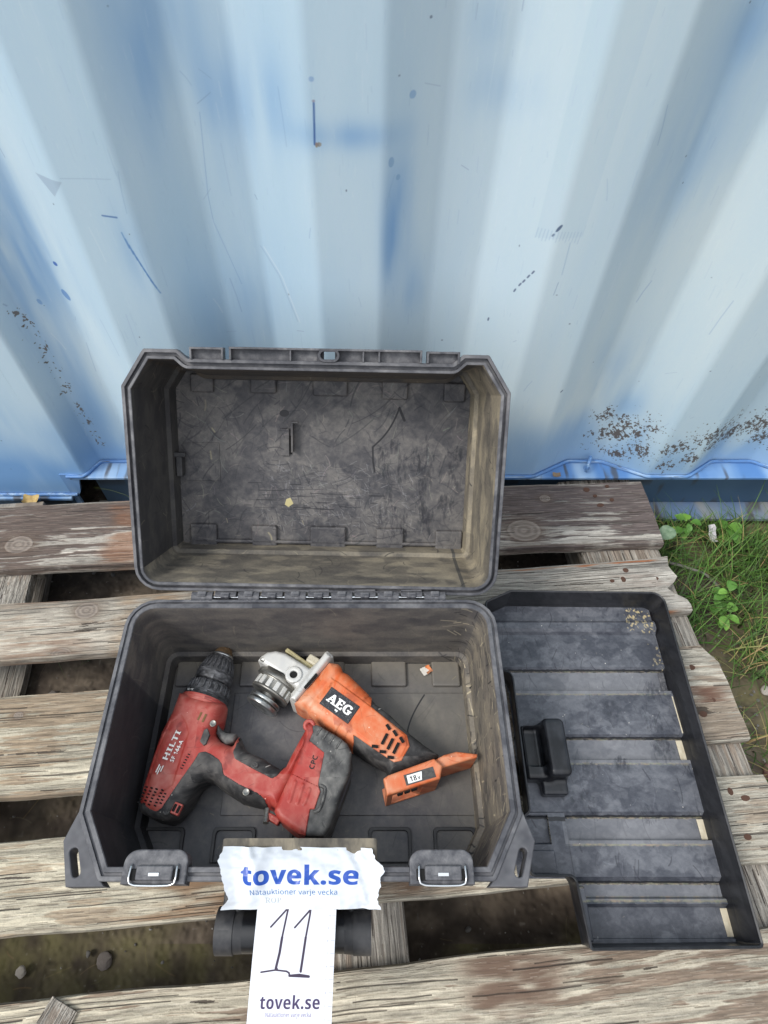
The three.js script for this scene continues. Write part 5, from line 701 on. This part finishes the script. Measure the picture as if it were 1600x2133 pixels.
// ------------------------------------------------------------------ grass, plants and litter
{
  const r = rng(900), pos = [], nor = [], col = [], idx = []; const blade = (x, z, len, w, lean, az, tone) => {
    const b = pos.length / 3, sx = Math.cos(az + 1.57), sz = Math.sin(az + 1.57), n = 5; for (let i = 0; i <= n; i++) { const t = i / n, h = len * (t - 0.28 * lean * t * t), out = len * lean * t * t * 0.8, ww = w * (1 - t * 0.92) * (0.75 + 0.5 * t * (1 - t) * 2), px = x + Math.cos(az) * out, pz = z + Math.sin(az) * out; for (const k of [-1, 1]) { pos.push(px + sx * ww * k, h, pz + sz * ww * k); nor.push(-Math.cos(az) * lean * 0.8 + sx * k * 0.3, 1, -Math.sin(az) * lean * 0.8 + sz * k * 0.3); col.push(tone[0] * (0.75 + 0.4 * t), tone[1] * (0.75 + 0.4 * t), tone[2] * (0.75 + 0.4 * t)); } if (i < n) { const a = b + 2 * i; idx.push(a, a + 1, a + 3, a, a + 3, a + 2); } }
  };
  const edgeX = (z) => 0.505 + 0.075 * (z + 0.5);
  for (let i = 0; i < 11000; i++) {
    const z = -0.672 + 0.60 * Math.pow(r(), 1.5), x = edgeX(z) + (r() < 0.25 ? -0.03 : 0.0) + 0.012 + 0.75 * Math.pow(r(), 1.15), dens = sst(-0.33, -0.53, z + (fbm(x * 7, z * 7, 3) - 0.5) * 0.5), clump = fbm(x * 16 + 4, z * 16, 3);
    if (r() > dens * 0.95 + 0.05 * (z < -0.1 ? 1 : 0) || r() > sst(0.34, 0.62, clump) + 0.06) continue;
    const dry = r() < (z > -0.42 ? 0.34 : 0.07), tone = dry ? [0.26 + 0.1 * r(), 0.21 + 0.08 * r(), 0.10] : (() => { const q = 0.35 + 0.85 * r(); return [q * (0.06 + 0.03 * r()), q * 0.165, q * 0.02]; })();
    blade(x, z, (0.034 + 0.09 * r() * r()) * (z < -0.62 ? 0.7 : 1.15), 0.0010 + 0.0020 * r() * r(), 0.5 + 1.2 * r(), r() * 6.28, tone);
  }
  for (let i = 0; i < 500; i++) { const z = -0.64 + 0.25 * r(), x = -0.6 + 0.6 * r(); if (fbm(x * 12, z * 12, 2) < 0.5) continue; blade(x, z, 0.02 + 0.04 * r(), 0.0009, 0.5 + r(), r() * 6.28, [0.07, 0.11, 0.03]); }
  for (let i = 0; i < 26; i++) blade(0.53 + 0.5 * r(), -0.668 + 0.02 * r(), 0.09 + 0.09 * r(), 0.0012, 0.5 + 0.7 * r(), -0.8 - r() * 1.6 + (r() < 0.5 ? 3 : 0), [0.07, 0.15, 0.03]);
  blade(-0.43, -0.70, 0.16, 0.001, 0.5, 2.6, [0.2, 0.26, 0.06]); blade(-0.44, -0.705, 0.15, 0.001, 0.4, 0.2, [0.18, 0.24, 0.06]);
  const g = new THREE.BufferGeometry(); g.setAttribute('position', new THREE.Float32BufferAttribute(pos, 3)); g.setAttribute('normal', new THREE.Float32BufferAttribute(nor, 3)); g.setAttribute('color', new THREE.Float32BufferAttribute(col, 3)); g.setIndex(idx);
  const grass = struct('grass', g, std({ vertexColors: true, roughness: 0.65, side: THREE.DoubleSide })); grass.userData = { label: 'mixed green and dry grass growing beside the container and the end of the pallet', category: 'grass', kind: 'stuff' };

  // leafy weeds
  const leafG = (len, w) => { const s = new THREE.Shape(); s.moveTo(0, 0); s.bezierCurveTo(w * 0.7, len * 0.25, w * 0.75, len * 0.8, 0, len); s.bezierCurveTo(-w * 0.75, len * 0.8, -w * 0.7, len * 0.25, 0, 0); const g2 = new THREE.ShapeGeometry(s, 8), p = g2.attributes.position; for (let i = 0; i < p.count; i++) { const x = p.getX(i), y = p.getY(i); p.setXYZ(i, x, 0.004 * Math.sin(y / len * 3) + Math.abs(x) * 0.25, -y); } g2.computeVertexNormals(); return g2; };
  const tones = [0x5f8a35, 0x6e9a3e, 0x4f7a30].map((c) => std({ color: c, roughness: 0.55, side: THREE.DoubleSide })), stemM = std({ color: 0x5c7a34, roughness: 0.7 });
  const weed = (x, z, h, n, len, w, label, seed) => { const q = rng(seed), t = thing('leafy_weed', label, 'weed', x, 0, z, 'leafy weeds in the grass'); const st = cyl(0.0009, 0.0013, h, 6); st.translate(0, h / 2, 0); part(t, 'stem', st, stemM); for (let i = 0; i < n; i++) { const l = part(t, 'leaf', leafG(len * (0.7 + 0.5 * q()), w * (0.8 + 0.4 * q())), tones[Math.floor(q() * 3)], 0, h * (0.35 + 0.65 * q()), 0); l.rotation.set(-0.15 + 0.5 * (q() - 0.5), q() * 6.28, 0, 'YXZ'); l.translateZ(-0.008 * q()); } };
  weed(0.640, -0.505, 0.050, 11, 0.020, 0.014, 'leafy green weed in the grass with the largest cluster of oval leaves', 1);
  weed(0.625, -0.470, 0.046, 8, 0.022, 0.014, 'leafy green weed nearest the bare soil, just below a cluster of oval leaves', 2);
  weed(0.752, -0.563, 0.060, 8, 0.024, 0.020, 'bright green weed with round leaves at the right edge of the grass', 3);
  weed(0.610, -0.655, 0.055, 9, 0.020, 0.013, 'green weed growing beside the far right end of the pallet, below the container rail', 4);
  weed(0.690, -0.650, 0.045, 7, 0.030, 0.020, 'broad-leaved green weed in the grass close under the container rail', 5);
  const dock = thing('broad_leaf', 'dull grey-green broad leaf poking out at the end of the second gap of the pallet', 'leaf', 0.515, 0.100, -0.583); const dg = leafG(0.034, 0.026); part(dock, 'leaf', dg, std({ map: paint(64, 64, (u, v, o) => mix3([70, 96, 70], [134, 152, 128], fbm(u * 20, v * 20, 4), o)), roughness: 0.7, side: THREE.DoubleSide })).rotation.set(0.25, -1.2, 0, 'YXZ'); planarUV(dg, 12);

  // litter: paper scrap, twig, dry leaves
  const crumple = (w, d, k) => { const s = new THREE.PlaneGeometry(w, d, 8, 10), p = s.attributes.position; for (let i = 0; i < p.count; i++) p.setZ(i, k * (fbm(p.getX(i) * 120 + 3, p.getY(i) * 90, 3) - 0.4) + Math.abs(p.getX(i)) * 0.4); s.rotateX(-Math.PI / 2); s.computeVertexNormals(); return s; };
  single('paper_scrap', 'small crumpled greyish white scrap lying in the grass', 'scrap', crumple(0.014, 0.034, 0.012), std({ color: 0xb9b6b8, roughness: 0.8, side: THREE.DoubleSide }), 0.662, 0.028, -0.640).rotation.set(0.5, 0.2, 0);
  const twig = new THREE.TubeGeometry(new THREE.CatmullRomCurve3([[-0.045, 0.01, -0.02], [-0.01, 0.014, -0.004], [0.015, 0.01, 0.006], [0.032, 0.008, 0.03]].map((q) => new THREE.Vector3(...q))), 24, 0.0028, 7);
  single('twig', 'grey dry twig lying in the grass beside the pallet', 'twig', twig, std({ color: 0x75706c, roughness: 0.9 }), 0.610, 0.012, -0.560);
  const dl = std({ map: paint(64, 64, (u, v, o) => mix3([150, 118, 70], [206, 184, 120], fbm(u * 9, v * 9, 4), o)), roughness: 0.7, side: THREE.DoubleSide });
  single('dry_leaf', 'crumpled yellow dry leaf caught under the rail at the far left of the container', 'leaf', planarUV(crumple(0.028, 0.016, 0.014), 20), dl, -0.612, 0.098, -0.667);
  single('dry_leaf', 'small brown dry leaf on the rail just right of the open lid', 'leaf', planarUV(crumple(0.014, 0.008, 0.008), 30), std({ color: 0x7c6a55, roughness: 0.8, side: THREE.DoubleSide }), 0.3438, 0.1465, -0.688);

  // stones
  const stone = (s, sd) => { const k = mergeVertices(new THREE.IcosahedronGeometry(1, 3).deleteAttribute('normal').deleteAttribute('uv')), p = k.attributes.position; for (let i = 0; i < p.count; i++) { const x = p.getX(i), y = p.getY(i), z = p.getZ(i), f = s * (0.65 + 0.6 * fbm(x * 1.3 + sd + z, y * 1.3 + sd * 2 - z, 3)); p.setXYZ(i, x * f, y * f * 0.6, z * f); } k.computeVertexNormals(); return toCreasedNormals(k, 0.6); };
  const sm = [0x86807a, 0x6e6762, 0x9a948c, 0x7a5a52].map((c) => std({ color: c, roughness: 0.9 }));
  const big = [[-0.345, 0.018, 0.010, 1, 'pale grey stone on the ground in the lower left gap of the pallet'], [-0.452, 0.030, 0.007, 2, 'small light stone at the left edge in the gap before the front board'], [0.628, -0.215, 0.016, 3, 'reddish stone on the bare soil right of the pallet'], [0.668, -0.345, 0.009, 2, 'pale pebble on the bare soil at the right edge below the grass'], [-0.515, -0.335, 0.010, 1, 'dark stone on mossy ground in the left gap behind the widest board']];
  big.forEach(([x, z, s, m, label], i) => single('stone', label, 'stone', stone(s, i * 3 + 1), sm[m], x, s * 0.3, z));
  const grit = stone(1, 50), inst = new THREE.InstancedMesh(grit, std({ color: 0xffffff, roughness: 0.95 }), 1500), mt = new THREE.Matrix4(), qq = new THREE.Quaternion(), cc = new THREE.Color();
  for (let i = 0; i < 1500; i++) { const x = i < 700 ? 0.5 + 0.5 * r() : -0.75 + 1.3 * r(), z = i < 700 ? -0.45 + 0.5 * r() : -0.62 + 0.9 * r(), s = 0.0012 + 0.004 * Math.pow(r(), 4); qq.setFromEuler(new THREE.Euler(r() * 3, r() * 6, r() * 3)); mt.compose(new THREE.Vector3(x, s * 0.2 + 0.002 * (r() - 0.2), z), qq, new THREE.Vector3(s, s, s)); inst.setMatrixAt(i, mt); const t = 0.09 + 0.2 * r(); inst.setColorAt(i, cc.setRGB(t * 1.05, t, t * 0.93)); }
  inst.name = topName('gravel'); inst.castShadow = inst.receiveShadow = true; inst.userData = { label: 'fine grit and small pebbles scattered over the dark soil', category: 'gravel', kind: 'stuff' }; scene.add(inst);
}
renderer.render(scene, camera);
